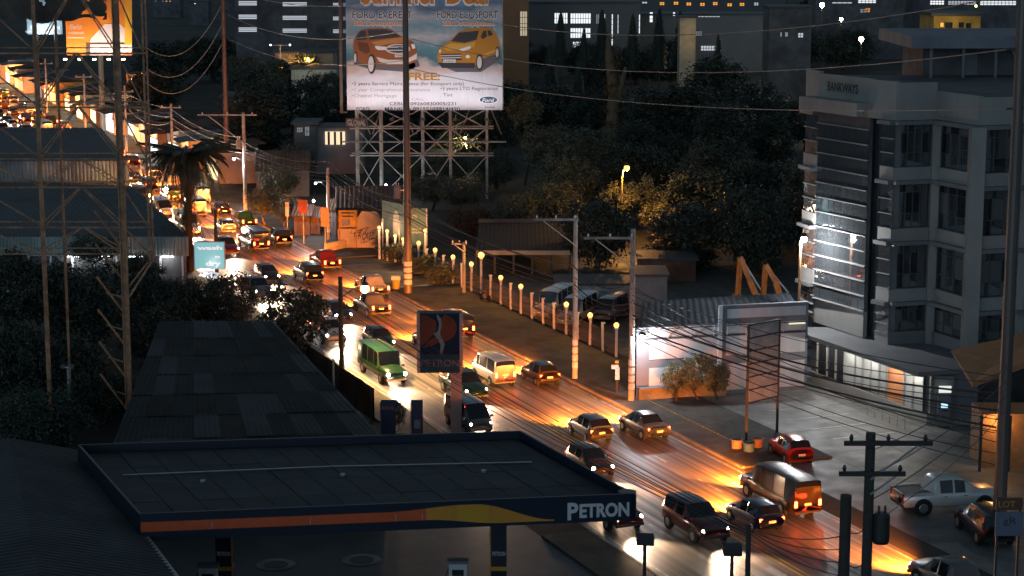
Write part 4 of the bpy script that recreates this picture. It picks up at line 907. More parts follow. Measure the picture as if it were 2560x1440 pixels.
# ================================================================== MAIN BILLBOARD
BY = 236.0
def bb(px, py, off=0.0): p = D(px, py, BY); return Vector((p.x, BY - off, p.z))
bl = bb(868, 275); br = bb(1256, 275); bt = bb(868, -120)
BW = br.x - bl.x; BH = bt.z - bl.z
BB = thing('car_billboard', 'huge car sale billboard on a steel lattice frame', 'billboard', ((bl.x + br.x) / 2, BY + 1, 0))
pm = bpy.data.materials.new('billboard print'); pm.use_nodes = True; n_ = pm.node_tree; b_ = n_.nodes['Principled BSDF']; b_.inputs['Roughness'].default_value = .55
tc_ = n_.nodes.new('ShaderNodeTexCoord'); sp_ = n_.nodes.new('ShaderNodeSeparateXYZ'); n_.links.new(tc_.outputs['Object'], sp_.inputs[0])
mr_ = n_.nodes.new('ShaderNodeMapRange'); mr_.inputs[1].default_value = bl.z; mr_.inputs[2].default_value = bt.z
nz_ = n_.nodes.new('ShaderNodeTexNoise'); nz_.inputs['Scale'].default_value = .28; nz_.inputs['Detail'].default_value = 5
mp_ = n_.nodes.new('ShaderNodeMapping'); mp_.inputs['Scale'].default_value = (1, 1, 1.9); n_.links.new(tc_.outputs['Object'], mp_.inputs[0]); n_.links.new(mp_.outputs[0], nz_.inputs[0])
ad_ = n_.nodes.new('ShaderNodeMath'); ad_.operation = 'MULTIPLY_ADD'; ad_.inputs[1].default_value = .22; n_.links.new(nz_.outputs[0], ad_.inputs[0]); n_.links.new(sp_.outputs[2], mr_.inputs[0])
sb_ = n_.nodes.new('ShaderNodeMath'); sb_.operation = 'SUBTRACT'; sb_.inputs[1].default_value = .11; n_.links.new(mr_.outputs[0], sb_.inputs[0]); n_.links.new(sb_.outputs[0], ad_.inputs[2])
cr_ = n_.nodes.new('ShaderNodeValToRGB'); el = cr_.color_ramp.elements
el[0].position = 0.0; el[0].color = (.62, .59, .62, 1); el[1].position = 1.0; el[1].color = (.09, .20, .33, 1)
for pos, c in ((.21, (.60, .57, .60)), (.27, (.50, .36, .31)), (.31, (.42, .36, .34)), (.335, (.05, .13, .16)), (.40, (.10, .24, .27)), (.46, (.50, .46, .47)), (.52, (.16, .30, .35)), (.60, (.42, .43, .46)), (.66, (.10, .17, .27)), (.75, (.18, .33, .45))):
    e = el.new(pos); e.color = (*c, 1)
n_.links.new(ad_.outputs[0], cr_.inputs[0]); n_.links.new(cr_.outputs[0], b_.inputs['Base Color'])
wv_ = n_.nodes.new('ShaderNodeTexNoise'); wv_.inputs['Scale'].default_value = .5; mp2 = n_.nodes.new('ShaderNodeMapping'); mp2.inputs['Scale'].default_value = (2.5, 1, .35); n_.links.new(tc_.outputs['Object'], mp2.inputs[0]); n_.links.new(mp2.outputs[0], wv_.inputs[0])
bp_ = n_.nodes.new('ShaderNodeBump'); bp_.inputs['Strength'].default_value = .5; bp_.inputs['Distance'].default_value = .5; n_.links.new(wv_.outputs[0], bp_.inputs['Height']); n_.links.new(bp_.outputs[0], b_.inputs['Normal'])
part('printed_sheet', MB().obox((bl.x, BY - .02, bl.z), (BW, 0, 0), (0, .12, 0), (0, 0, BH)), pm, BB)
def ink(name, c, r=.55): return M('print ' + name, c, r, var=0)
def bpoly(pts, lay, crop=True):
    pts = [(840 + x / 4, y / 4) for x, y in pts] if crop else pts
    return MB().add([bb(x, y, .03 + lay * .012) for x, y in pts], [tuple(range(len(pts)))])
def bell(cx, cy, rx, ry, lay, n=20): return bpoly([(cx + rx * math.cos(2 * math.pi * i / n), cy + ry * math.sin(2 * math.pi * i / n)) for i in range(n)], lay)
def btext(s, x0, x1, yb, hpx, mat, lay=1, bold=0.0, shear=0.0, nm='lettering', outline=None):
    o = bb(x0, yb, .03 + lay * .012); w = bb(x1, yb).x - o.x; h = bb(x0, yb - hpx).z - o.z
    if outline is not None:
        mb = MB(); text_on(mb, s, o + Vector((-.06, .006, -.05)), (1, 0, 0), (0, 0, 1), w + .12, h + .1, bold + .05, shear); part(nm, mb, outline, BB)
    mb = MB(); text_on(mb, s, o, (1, 0, 0), (0, 0, 1), w, h, bold, shear); return part(nm, mb, mat, BB)
navy_i = ink('navy', (.03, .03, .06)); or_i = ink('orange', (.62, .20, .02)); wh_i = ink('white', (.78, .76, .76)); gold_i = ink('gold', (.42, .20, .02)); tx_i = ink('dark text', (.07, .06, .08)); fade_i = ink('faded text', (.30, .27, .29))
btext('Summer Deal', 902, 1220, 8, 62, or_i, 2, .02, 0, outline=wh_i)
btext('FORD EVEREST', 881, 1030, 46, 18, navy_i, 2, .01, outline=wh_i); btext('58k Downpayment', 886, 1018, 63, 10, or_i, 2, .02, outline=wh_i)
btext('FORD ECOSPORT', 1093, 1245, 46, 18, navy_i, 2, .01, outline=wh_i); btext('28k Downpayment', 1108, 1236, 63, 10, or_i, 2, .02, outline=wh_i)
btext('FREE:', 1020, 1100, 200, 18, gold_i, 2, .03)
btext('\u20222 years Service Maintenance (for Ecosport only)', 880, 1160, 213, 8, tx_i); btext('\u20221 year Comprehensive Insurance', 880, 1075, 228, 8, fade_i); btext('\u20223 years LTO Registration', 1101, 1245, 225, 8, tx_i)
btext('\u2022Chattel Mortgage', 880, 992, 243, 8, fade_i); btext('. Tint', 1101, 1132, 241, 8, tx_i); btext('CALL :', 1029, 1066, 251, 6, fade_i); btext('CEBU : 09260830005/231', 974, 1140, 263, 8, tx_i, 1, .01)
btext('FORD', 891, 924, 276, 8, tx_i, 1, .02); btext('MANILLA 09155103914/490', 962, 1150, 276, 8, tx_i, 1, .02); btext('Further', 1213, 1238, 270, 5, tx_i)
part('emblem', bpoly([(1525 + 98 * math.cos(2 * math.pi * i / 24), 998 + 40 * math.sin(2 * math.pi * i / 24)) for i in range(24)], 1), wh_i, BB); part('emblem', bell(1525, 998, 88, 33, 2), ink('oval blue', (.02, .07, .13)), BB); btext('Ford', 1205, 1236, 255, 9, wh_i, 3, .01, .3)
# printed cars
brn = ink('bronze paint', (.26, .075, .012), .4); brl = ink('bronze light', (.50, .20, .05), .4); gsh = ink('print glass', (.025, .03, .035)); chrome = ink('chrome', (.62, .55, .5)); tyre = ink('tyre', (.02, .02, .025)); shd = ink('print shadow', (.10, .09, .10)); ylo = ink('amber paint', (.46, .19, .01), .4); yll = ink('amber light', (.62, .33, .05), .4)
def P_(nm, pts, lay, m): part(nm, bpoly(pts, lay), m, BB)
P_('car_print', [(170, 640), (330, 690), (700, 720), (840, 660), (820, 600), (300, 560)], 1, shd)
P_('car_print', [(172, 470), (180, 400), (215, 330), (250, 300), (330, 284), (500, 284), (560, 298), (645, 358), (700, 382), (762, 410), (800, 470), (814, 560), (795, 620), (700, 650), (500, 655), (400, 645), (330, 660), (215, 610), (185, 560)], 2, brn)
P_('car_print', [(345, 420), (480, 395), (660, 372), (745, 405), (690, 425), (520, 440), (420, 462)], 3, brl); P_('car_print', [(215, 420), (320, 430), (345, 520), (300, 540), (230, 500)], 3, ink('bronze dark', (.12, .03, .008)))
P_('car_print', [(312, 300), (488, 294), (556, 312), (645, 366), (480, 384), (340, 398)], 3, gsh); P_('car_print', [(195, 385), (240, 312), (296, 304), (312, 394), (215, 402)], 3, gsh)
P_('car_print', [(388, 458), (505, 468), (498, 500), (420, 500), (396, 482)], 4, wh_i); P_('car_print', [(750, 440), (785, 440), (795, 480), (765, 490)], 4, wh_i)
part('car_print', bell(620, 490, 125, 52, 4), chrome, BB); part('car_print', bell(620, 490, 108, 38, 5), gsh, BB); P_('car_print', [(512, 466), (728, 462), (728, 474), (512, 478)], 6, chrome); P_('car_print', [(512, 498), (728, 494), (728, 506), (512, 510)], 6, chrome); part('car_print', bell(640, 484, 28, 14, 7), ink('oval blue', (.02, .07, .13)), BB)
P_('car_print', [(405, 568), (520, 598), (700, 598), (812, 530), (806, 590), (690, 640), (520, 642), (430, 612)], 4, chrome); P_('car_print', [(590, 545), (700, 540), (700, 566), (590, 572)], 5, wh_i)
part('car_print', bell(357, 640, 42, 100, 4), tyre, BB); part('car_print', bell(350, 640, 28, 78, 5), chrome, BB); part('car_print', bell(196, 580, 20, 66, 4), tyre, BB); part('car_print', bell(192, 580, 12, 48, 5), chrome, BB); part('car_print', bell(745, 650, 50, 40, 1), tyre, BB)
P_('car_print', [(1030, 650), (1200, 720), (1450, 720), (1640, 600), (1600, 550), (1100, 600)], 1, shd)
P_('car_print', [(1014, 560), (1022, 510), (1060, 455), (1130, 418), (1222, 320), (1300, 290), (1450, 272), (1560, 282), (1602, 350), (1628, 400), (1640, 480), (1632, 560), (1580, 540), (1470, 590), (1400, 650), (1200, 660), (1060, 650), (1020, 620)], 2, ylo)
P_('car_print', [(1075, 470), (1150, 432), (1290, 440), (1400, 415), (1380, 470), (1250, 500), (1110, 505)], 3, yll); P_('car_print', [(1470, 545), (1620, 480), (1628, 500), (1475, 562)], 3, yll)
P_('car_print', [(1150, 412), (1232, 326), (1432, 306), (1405, 398), (1285, 428)], 3, gsh); P_('car_print', [(1446, 372), (1470, 310), (1500, 304), (1512, 362), (1470, 392)], 3, gsh); P_('car_print', [(1512, 302), (1550, 306), (1572, 348), (1524, 362)], 3, gsh)
P_('car_print', [(1045, 540), (1252, 535), (1258, 600), (1060, 612)], 4, gsh); P_('car_print', [(1045, 552), (1252, 548), (1252, 558), (1045, 562)], 5, chrome); P_('car_print', [(1048, 575), (1254, 570), (1254, 580), (1048, 586)], 5, chrome); P_('car_print', [(1070, 594), (1196, 594), (1196, 626), (1070, 626)], 6, wh_i)
P_('car_print', [(1230, 495), (1330, 460), (1355, 470), (1330, 495), (1250, 515)], 4, wh_i); P_('car_print', [(1030, 500), (1050, 495), (1048, 525), (1032, 528)], 4, wh_i); part('car_print', bell(1318, 566, 22, 18, 4), wh_i, BB); P_('car_print', [(1020, 625), (1390, 630), (1385, 680), (1060, 680)], 3, tyre)
part('car_print', bell(1436, 622, 36, 84, 4), tyre, BB); part('car_print', bell(1434, 622, 24, 62, 5), chrome, BB); part('car_print', bell(1614, 530, 22, 64, 3), tyre, BB); part('car_print', bell(1612, 530, 14, 46, 4), chrome, BB)
btext('ECOSPORT', 1109, 1137, 155, 4, tx_i, 8, .02); btext('EVEREST', 990, 1013, 141, 4, tx_i, 8, .02)
# lattice under and behind the sheet
lat = galv
legsx = [887, 945, 953, 1054, 1120, 1213, 1220]
gx = [bb(x, 300).x for x in (890, 950, 1055, 1125, 1217)]
ztop = bt.z
for x in gx:
    for dy in (.6, 3.2): part('leg', MB().bar((x, BY + dy, 0), (x, BY + dy, ztop), .3 if dy < 1 else .24), M('weathered white steel', (0.40, 0.38, 0.34), .55, metal=.3, scale=2, var=.4, stain=.35), BB)
zs = [0.3, bb(900, 390).z, bb(900, 322).z, bl.z + .1]
wst = MATS['weathered white steel']
for z in zs[1:]:
    for dy in (.45, 3.2): part('girder', MB().bar((gx[0] - .8, BY + dy, z), (gx[-1] + .8, BY + dy, z), .16), wst, BB)
for i in range(len(gx) - 1):
    for j in range(3):
        z0, z1 = zs[j], zs[j + 1]
        part('brace', MB().bar((gx[i], BY + .3, z0), (gx[i + 1], BY + .3, z1), .11), wst, BB); part('brace', MB().bar((gx[i + 1], BY + .35, z0), (gx[i], BY + .35, z1), .11), wst, BB)
for i in range(7):
    x = bl.x + BW * (i + .5) / 7; part('strut', MB().bar((x, BY + .2, bl.z), (x + (-1.2 if i % 2 else 1.2), BY + 3.0, bl.z - 3.2), .12), wst, BB)
part('catwalk', MB().box(((bl.x + br.x) / 2, BY - 1.1, bb(900, 352).z), (BW + 1, 1.0, .1)), wst, BB)
mb = MB(); o = bb(870, 312, 2); text_on(mb, 'GLOBAL', (o.x, BY - .8, o.z), (1, 0, 0), (0, 0, 1), 2.2, .7, .02); part('owner_plate', MB().box((o.x + 1.1, BY - .7, o.z + .35), (2.6, .06, 1.0)), dark_steel, BB); part('owner_lettering', mb, wst, BB)
for i in range(5):                                       # floodlights on arms in front of the sheet
    x = bl.x + BW * (i + .5) / 5; z = bl.z - .6; y = BY - 4.2
    part('lamp_arm', MB().bar((x, BY + .4, z), (x, y, z - .3), .08), wst, BB); part('floodlight', MB().box((x, y, z - .15), (.5, .3, .3)), dark_steel, BB)
    lamp((x, y, z + .15), (.95, .94, 1.0), 620, .2, BB, 'SPOT', (x, BY, bl.z + 8), 130, .5)
# pale side edging of the sheet
part('edge_rope', MB().bar((br.x + .05, BY - .05, bl.z), (br.x + .05, BY - .05, bt.z), .08), wst, BB); part('side_truss', MB().bar((bl.x - .7, BY + .3, bl.z - .4), (bl.x - .7, BY + .3, bt.z), .35).bar((bl.x - .9, BY + .3, bl.z - .3), (bl.x, BY + .3, bl.z - .3), .2), M('brown steel', (.10, .07, .055), .6, var=.3), BB)

# ================================================================== LEFT LATTICE TOWER WITH TORN SHEET
TY = 121.4
def tw(px, py, dy=0.0): p = D(px, py, TY + dy); return p
TOW = thing('lattice_tower', 'rusty lattice steel billboard tower seen from behind above dark trees', 'tower', (tw(210, 900).x, TY, 0))
xl, xr, xs_ = tw(104, 500).x, tw(306, 500).x, tw(366, 400).x
TT = 36.0
for (x, dy, w) in ((xl, 0, .24), (xr, 0, .27), (xl + .9, 1.8, .14), (xr - .55, 1.8, .14)):
    part('leg', MB().bar((x, TY + dy, 0), (x, TY + dy, TT), w), rust_steel, TOW)
for dx in (-.18, .2): part('leg_flange', MB().bar((xr + dx, TY - .2, 0), (xr + dx, TY - .2, TT), .07), rust_steel, TOW)
zb = tw(366, 655).z
part('outrigger', MB().bar((xs_, TY + .1, zb), (xs_, TY + .1, TT), .12).bar((xs_ + .22, TY + .1, zb), (xs_ + .22, TY + .1, TT), .1), rust_steel, TOW)
part('outrigger_brace', MB().bar((xs_ + .1, TY, zb), (xr + .1, TY, zb - 2.4), .13).bar((xs_ - .1, TY, zb), (xr + .1, TY, zb - 1.7), .1), rust_steel, TOW)
for k in range(30):
    z = zb + k * .7
    if z < TT: part('ladder_rung', MB().bar((xs_, TY + .1, z), (xs_ + .22, TY + .1, z), .05), rust_steel, TOW)
beams = [-30, 133, 268, 397, 468, 568, 634]
bz = [tw(200, y).z for y in beams]
for z in bz:
    part('beam', MB().bar((xl - 4.2, TY - .1, z), (xs_ + .25, TY - .1, z), .10), rust_steel, TOW); part('beam', MB().bar((xl - 4.2, TY + .1, z + .33), (xs_ + .25, TY + .1, z + .33), .07), rust_steel, TOW)
xm = (xl + xr) / 2
for i in range(len(bz) - 1):
    z1, z0 = bz[i], bz[i + 1]
    for o in (0, .35):
        part('brace', MB().bar((xm - o * .3, TY, z1), (xl + .1, TY, z0 + o), .075), rust_steel, TOW); part('brace', MB().bar((xm + o * .3, TY, z1), (xr - .1, TY, z0 + o), .075), rust_steel, TOW)
    part('brace', MB().bar((xl - 4.2, TY + .3, z1), (xl, TY + .3, z0), .085), rust_steel, TOW)
    part('brace', MB().bar((xr, TY, z1), (xs_, TY, z0), .08), rust_steel, TOW)
for z in [1.5 + 2.1 * i for i in range(6)]:
    part('brace', MB().bar((xr - 2.0, TY + 1.0, z + 2.2), (xr - .1, TY, z), .1), rust_steel, TOW); part('beam', MB().bar((xr - 1.6, TY + 1.8, z + 1), (xr, TY, z + 1), .08), rust_steel, TOW)
# torn sheet hanging at the top
sheet_m = M('torn brown tarpaulin', (0.13, 0.10, 0.08), .85, scale=.7, var=.4, stain=.4)
x0s, x1s = tw(-120, 30).x, tw(258, 30).x; nx, nz = 120, 44; vs = []; fs = []
ztop_s = tw(0, -140).z
for j in range(nz + 1):
    for i in range(nx + 1):
        x = lerp(x0s, x1s, i / nx); sagz = tw(0, 60).z + .08 * math.sin(i * .26) * (1 - j / nz) + .3 * abs(math.sin(i / nx * 5.2))
        vs.append((x, TY + 1.0 + .12 * math.sin(i * .37 + j * .25), lerp(sagz, ztop_s, j / nz)))
rs = random.Random(3); holes = set()
for j in range(nz):
    for i in range(nx):
        nv = noise.noise((i * .11, j * .26, 3.0)) + .5 * noise.noise((i * .31, j * .6, 9.0))
        if nv > .52 - (.28 * max(0, (i - 84) / 36)): holes.add((i, j))
for j in range(nz):
    for i in range(nx):
        if (i, j) not in holes: a = j * (nx + 1) + i; fs.append((a, a + 1, a + nx + 2, a + nx + 1))
part('torn_sheet', MB().add(vs, fs), sheet_m, TOW)

# ================================================================== LEFT SIDE BILLBOARDS
def billboard(x0, x1, y0, y1, Y, name, label, mat, legs=2, leg_mat=dark_steel):
    a, b = D(x0, y0, Y), D(x1, y1, Y); t = thing(name, label, 'billboard', ((a.x + b.x) / 2, Y + .5, 0))
    part('panel', MB().obox((a.x, Y, b.z), (b.x - a.x, 0, 0), (0, .4, 0), (0, 0, a.z - b.z)), mat, t)
    for k in range(legs):
        x = lerp(a.x, b.x, (k + .5) / legs); part('leg', MB().tube([(x, Y + .8, 0), (x, Y + .8, b.z + 1)], .45 if legs == 1 else .2, 10), leg_mat, t)
    return t, a, b
BEY = 320.0
bel_m = M('bright orange print', (0.66, 0.22, 0.015), .5, scale=.12, var=.3)
BEL, ba, bbb = billboard(158, 330, -95, 139, BEY, 'orange_billboard', 'brightly lit orange cosmetics billboard on thick pole behind the lattice tower', bel_m, 1, M('teal monopole', (.16, .22, .22), .5, var=.2))
def ep(px, py, o=.03): p = D(px, py, BEY); return Vector((p.x, BEY - o, p.z))
mb = MB(); text_on(mb, 'Belo', ep(172, 73), (1, 0, 0), (0, 0, 1), ep(205, 73).x - ep(172, 73).x, .85, .0, .35); part('lettering', mb, white_wall, BEL)
mb = MB(); text_on(mb, 'THERMAGE', ep(169, 85), (1, 0, 0), (0, 0, 1), ep(210, 85).x - ep(169, 85).x, .36, .03); part('lettering', mb, white_wall, BEL)
part('print_line', MB().add([ep(166, 93), ep(212, 93), ep(212, 95.5), ep(166, 95.5)], [(0, 3, 2, 1)]), white_wall, BEL)
lil = M('lilac print', (.62, .56, .66), .5, var=.15, scale=.5)
part('picture_print', MB().add([ep(228, 96), ep(262, 60), ep(300, 60), ep(330, 90), ep(330, 130), ep(300, 139), ep(222, 139), ep(222, 112)], [tuple(range(7, -1, -1))]), lil, BEL)
part('picture_print', MB().add([ep(215, 106, .05), ep(330, 106, .05), ep(330, 111, .05), ep(226, 111, .05), ep(225, 139, .05), ep(215, 139, .05)], [(5, 4, 3, 2, 1, 0)]), M('dark brown print', (.06, .03, .02), .5, var=.1), BEL)
part('side_panel', MB().add([ep(312, -95, .06), ep(330, -95, .06), ep(330, 112, .06), ep(312, 112, .06)], [(0, 3, 2, 1)]), M('yellow print', (.7, .4, .02), .5, var=.2, scale=.3), BEL)
for k in range(5):
    p = ep(172 + 36 * k, 146, 2.6); part('floodlight', MB().box(p, (.5, .3, .25)), glow('hot flood', (1, .8, .45), 14), BEL)
    lamp(p + Vector((0, -.2, .3)), (1.0, .78, .5), 700, .25, BEL, 'SPOT', ep(172 + 36 * k, 40), 140, .5)
BLU, a_, b_2 = billboard(64, 156, -20, 86, 345, 'blue_billboard', 'dim blue billboard reading NOW OPEN left of the orange one', M('blue grey print', (.16, .26, .32), .5, scale=.3, var=.4), 2)
def eb(px, py, o=.05): p = D(px, py, 345); return Vector((p.x, 345 - o, p.z))
mb = MB(); text_on(mb, 'NOW OPEN', eb(77, 73), (1, 0, 0), (0, 0, 1), eb(150, 73).x - eb(77, 73).x, .62, .04); part('lettering', mb, white_wall, BLU)
mb = MB(); text_on(mb, 'GLOBAL', eb(64, 81.5), (1, 0, 0), (0, 0, 1), eb(86, 81).x - eb(64, 81).x, .35, .03); part('lettering', mb, white_wall, BLU)
p = eb(110, 92, 3); part('floodlight', MB().box(p, (.5, .3, .25)), dark_steel, BLU); lamp(p + Vector((0, -.2, .3)), (.85, .95, 1), 2400, .25, BLU, 'SPOT', eb(110, 40), 140, .5)
# lit wash and dry box sign
WY = 165.0
a, b = D(486, 606, WY), D(561, 671, WY); WS = thing('box_sign', 'backlit turquoise box sign reading wash n dry by the palm trunk', 'sign', ((a.x + b.x) / 2, WY, 0))
part('case', MB().obox((a.x - .06, WY, b.z - .06), (b.x - a.x + .12, 0, 0), (0, .4, 0), (0, 0, a.z - b.z + .12)), M('lilac sign case', (.30, .32, .5), .5, var=.1), WS)
part('lit_face', MB().obox((a.x, WY - .03, b.z), (b.x - a.x, 0, 0), (0, .03, 0), (0, 0, a.z - b.z)), glow('turquoise lit face', (.25, .58, .60), .85), WS)
lw_ = glow('white lit letters', (.82, .80, .80), .95)
for txt, x0, x1, yb, h in (('wash', 492, 556, 624, .34), ('n', 538, 550, 645, .28), ('dry', 514, 553, 664, .42)):
    q = D(x0, yb, WY); mb = MB(); text_on(mb, txt, (q.x, WY - .036, q.z), (1, 0, 0), (0, 0, 1), D(x1, yb, WY).x - q.x, h, .05); part('lettering', mb, lw_, WS)
part('post', MB().tube([((a.x + b.x) / 2 + .5, WY + .2, 0), ((a.x + b.x) / 2 + .5, WY + .2, a.z)], .12, 8), dark_steel, WS)
cp = D(520, 694, 164); co = thing('lit_awning', 'small white floodlit awning below the wash and dry sign', 'awning', (cp.x, 164.6, 0))
part('sheet', MB().add([cp + Vector((-.7, -.6, .25)), cp + Vector((.8, -.5, -.1)), cp + Vector((.9, .6, .3)), cp + Vector((-.4, .6, .6))], [(0, 1, 2, 3)]), white_wall, co)
for dx in (-.3, .6): part('leg', MB().bar((cp.x + dx, 164.2, 0), (cp.x + dx, 164.2, cp.z + .2), .06), galv, co)
lamp(cp + Vector((.1, -.9, .9)), WHT, 120, .1, co)

# ================================================================== BUILDINGS ON THE LEFT OF THE ROAD
def simple_house(name, label, poly, h, wall, roof, roof_h=0.0, cat='building', over=.3):
    c = sum((Vector((p[0], p[1], 0)) for p in poly), Vector()) / len(poly); t = thing(name, label, cat, (c.x, c.y, 0))
    part('wall', MB().prism(poly, 0, h), wall, t)
    pr = [Vector((p[0], p[1], h + .02)) + (Vector((p[0], p[1], 0)) - c).normalized() * over for p in poly]
    if roof_h <= 0: part('roof', MB().prism([(p.x, p.y) for p in pr], h + .01, h + .22), roof, t)
    else:                       # ridge along the longer side p0-p1
        r0 = (pr[0] + pr[3]) / 2 + Vector((0, 0, roof_h)); r1 = (pr[1] + pr[2]) / 2 + Vector((0, 0, roof_h))
        part('roof', MB().corr_roof(pr[0], pr[1], r1, r0, .45).corr_roof(r0, r1, pr[2], pr[3], .45), roof, t)
        part('gable', MB().add([pr[0] * 1, r0, pr[3] * 1], [(0, 1, 2)]).add([pr[1] * 1, r1, pr[2] * 1], [(0, 1, 2)]), wall, t)
    return t
f0 = Vector((-52, 172, 0)); f1 = Vector((D(470, 600, 172).x, 172, 0))
WH = thing('long_warehouse', 'long low warehouse with pale ribbed fascia by the road edge', 'building', (-40, 180, 0))
bk = R(58, -9.8); zf0, zf1 = D(300, 640, 172).z, D(300, 592, 172).z
part('wall', MB().prism([(f0.x, 172.6), (f1.x - .3, 172.6), (bk.x, bk.y), (-64, 200)], 0, zf1 - .4), dark_wall, WH)
part('fascia', MB().corr(f0, f1, zf0, zf1, 0, .3, .05), corr_teal, WH)
part('fascia_panel', MB().seg(f0, f1, zf0, zf1, -.2, -.02), corr_teal, WH)
part('roof', MB().corr_roof((f0.x, 172.1, zf1), (f1.x, 172.1, zf1), (bk.x, bk.y, zf1 + 1.6), (-64, 200, zf1 + 1.6), .5), roof_dark, WH)
for k in range(9):
    x = lerp(-45, f1.x - .6, k / 8); part('shop_post', MB().box((x, 172.3, zf0 / 2), (.15, .15, zf0)), white_wall, WH)
for k in range(4):
    x = lerp(-39, f1.x - 2, k / 3); part('tube_lamp', MB().box((x, 172.4, zf0 - .12), (1.2, .1, .06)), glow('white tube', (.95, .97, 1), 10), WH); lamp((x, 171.9, zf0 - .35), (.95, .97, 1), 60, .15, WH)
W2 = thing('ribbed_warehouse', 'tall dark ribbed warehouse with stepped roof behind the lattice tower', 'building', (-55, 215, 0))
e1 = D(320, 420, 205); z8 = D(320, 402, 205).z
part('wall', MB().prism([(-90, 205.3), (e1.x, 205.3), (e1.x - 8, 228), (-96, 228)], 0, z8 - .05), dark_wall, W2)
part('cladding', MB().corr((-90, 205.2), (e1.x, 205.2), z8 - 2.2, z8, 0, .4, .05), corr_grey, W2)
part('lower_cladding', MB().corr((-90, 205.2), (e1.x - 1.6, 205.2), .2, z8 - 2.4, 0, .4, .05), M('blue-grey sheet darkened as unlit', (.07, .09, .10), .6, var=.3, stain=.3, streak=True, scale=.6), W2)  # unlit lower wall: its darkness is put into this sheet colour
part('roof', MB().corr_roof((-90, 204.9, z8), (e1.x + .1, 204.9, z8), (e1.x - 7.5, 228, z8 + 1.3), (-96, 228, z8 + 1.3), .5), roof_dark, W2)
e2 = D(214, 340, 222); part('upper_block', MB().obox((-100, 222, z8), (e2.x + 100, 0, 0), (0, 8, 0), (0, 0, e2.z - z8)), dark_wall, W2)
part('door_light', MB().box((e1.x - .7, 205.1, 3.0), (.9, .05, 1.2)), glow('white door', (.85, .92, 1), 1.2), W2)
# low roofs between trees and road (left middle)
for (x0, y0, x1, y1, Y, nm, lb, mt) in ((468, 858, 630, 880, 150, 'shed', 'low shed with ribbed wall under the leafy tree', corr_grey), (372, 888, 398, 905, 147, 'shed', 'small slatted white shed between the dark trees', white_wall)):
    a, b = D(x0, y0, Y), D(x1, y1, Y); t = thing(nm, lb, 'shed', ((a.x + b.x) / 2, Y, 0)); zt = a.z
    part('wall', MB().corr((a.x, Y), (b.x, Y), .05, zt, 0, .2, .04), mt, t); part('back_wall', MB().box(((a.x + b.x) / 2, Y + 2.6, zt / 2), (b.x - a.x, .1, zt)), dark_wall, t)
    part('roof', MB().corr_roof((a.x - .3, Y - .5, zt), (b.x + .3, Y - .5, zt), (b.x + .3, Y + 3, zt + .9), (a.x - .3, Y + 3, zt + .9), .3), roof_dark, t)
    q = Vector(((a.x + b.x) / 2, Y - 1.2, zt - .2)); part('lamp', MB().ball(q, .06, 6, 4), glow('small white', (.9, .95, 1), 10), t); lamp(q + Vector((0, -.15, 0)), WHT, 22, .08, t)
BR = thing('brown_roof_house', 'big dark mono pitch roof house behind the canopy and below the leafy tree', 'building', (-15, 118, 0))
part('wall', MB().prism([(-21.5, 103), (-6.9, 105), (-16.8, 130), (-23.5, 130)], 0, 3.0), dark_wall, BR)
tar = [M('old tar roof', (.026, .028, .031), .9, scale=.6, var=.4, stain=.3), M('rusty roof sheet', (.04, .029, .024), .9, scale=.8, var=.5, stain=.5), M('newer roof sheet', (.034, .038, .042), .7, scale=.8, var=.3, stain=.4)]
rb = random.Random(8); rq = [Vector(q_) for q_ in ((-22, 102.5, 3.0), (-6.2, 104.6, 3.0), (-16.3, 131, 5.4), (-24, 131, 5.4))]
def rp_(u, v, dz): return rq[0].lerp(rq[1], u).lerp(rq[3].lerp(rq[2], u), v) + Vector((0, 0, dz))
for i in range(10):
    for j in range(7):
        u0, u1, v0, v1 = i / 10, (i + 1.03) / 10, j / 7, (j + 1.04) / 7; dz = rb.uniform(.0, .05) - .004 * j
        part('roof_sheet', MB().corr_roof(rp_(u0, v0, dz + .03), rp_(u1, v0, dz + .03), rp_(u1, v1, dz), rp_(u0, v1, dz), .3, .03), rb.choice([tar[0], tar[0], tar[1], tar[2]]), BR)
part('roof_deck', MB().add([rp_(0, 0, -.08), rp_(1, 0, -.08), rp_(1, 1, -.08), rp_(0, 1, -.08)], [(0, 1, 2, 3)]), tar[0], BR)
part('gutter', MB().bar(rp_(1, 0, -.1), rp_(1, 1, -.1), .16), galv, BR)
part('gable', MB().add([(-6.9, 105, 3.0), (-16.8, 130, 3.0), (-16.8, 130, 5.2)], [(0, 1, 2)]).add([(-21.5, 103, 3.0), (-23.5, 130, 3.0), (-23.5, 130, 5.2)], [(0, 1, 2)]), dark_wall, BR)
part('back_wall', MB().seg((-23.5, 130), (-16.8, 130), 3.0, 5.2, -.1, .1), dark_wall, BR)
fence_l = thing('corrugated_fence', 'dark sheet fence along the station kerb behind the banners', 'fence', R(-10, -10))
part('sheet', MB().corr(R(-2, -9.9), R(-19, -9.9), .1, 2.3, 0, .3, .05), corr_rust, fence_l)
for k in range(6): part('post', MB().box((*R(-2 - 3.4 * k, -10.1).xy, 1.2), (.12, .12, 2.4)), dark_steel, fence_l)
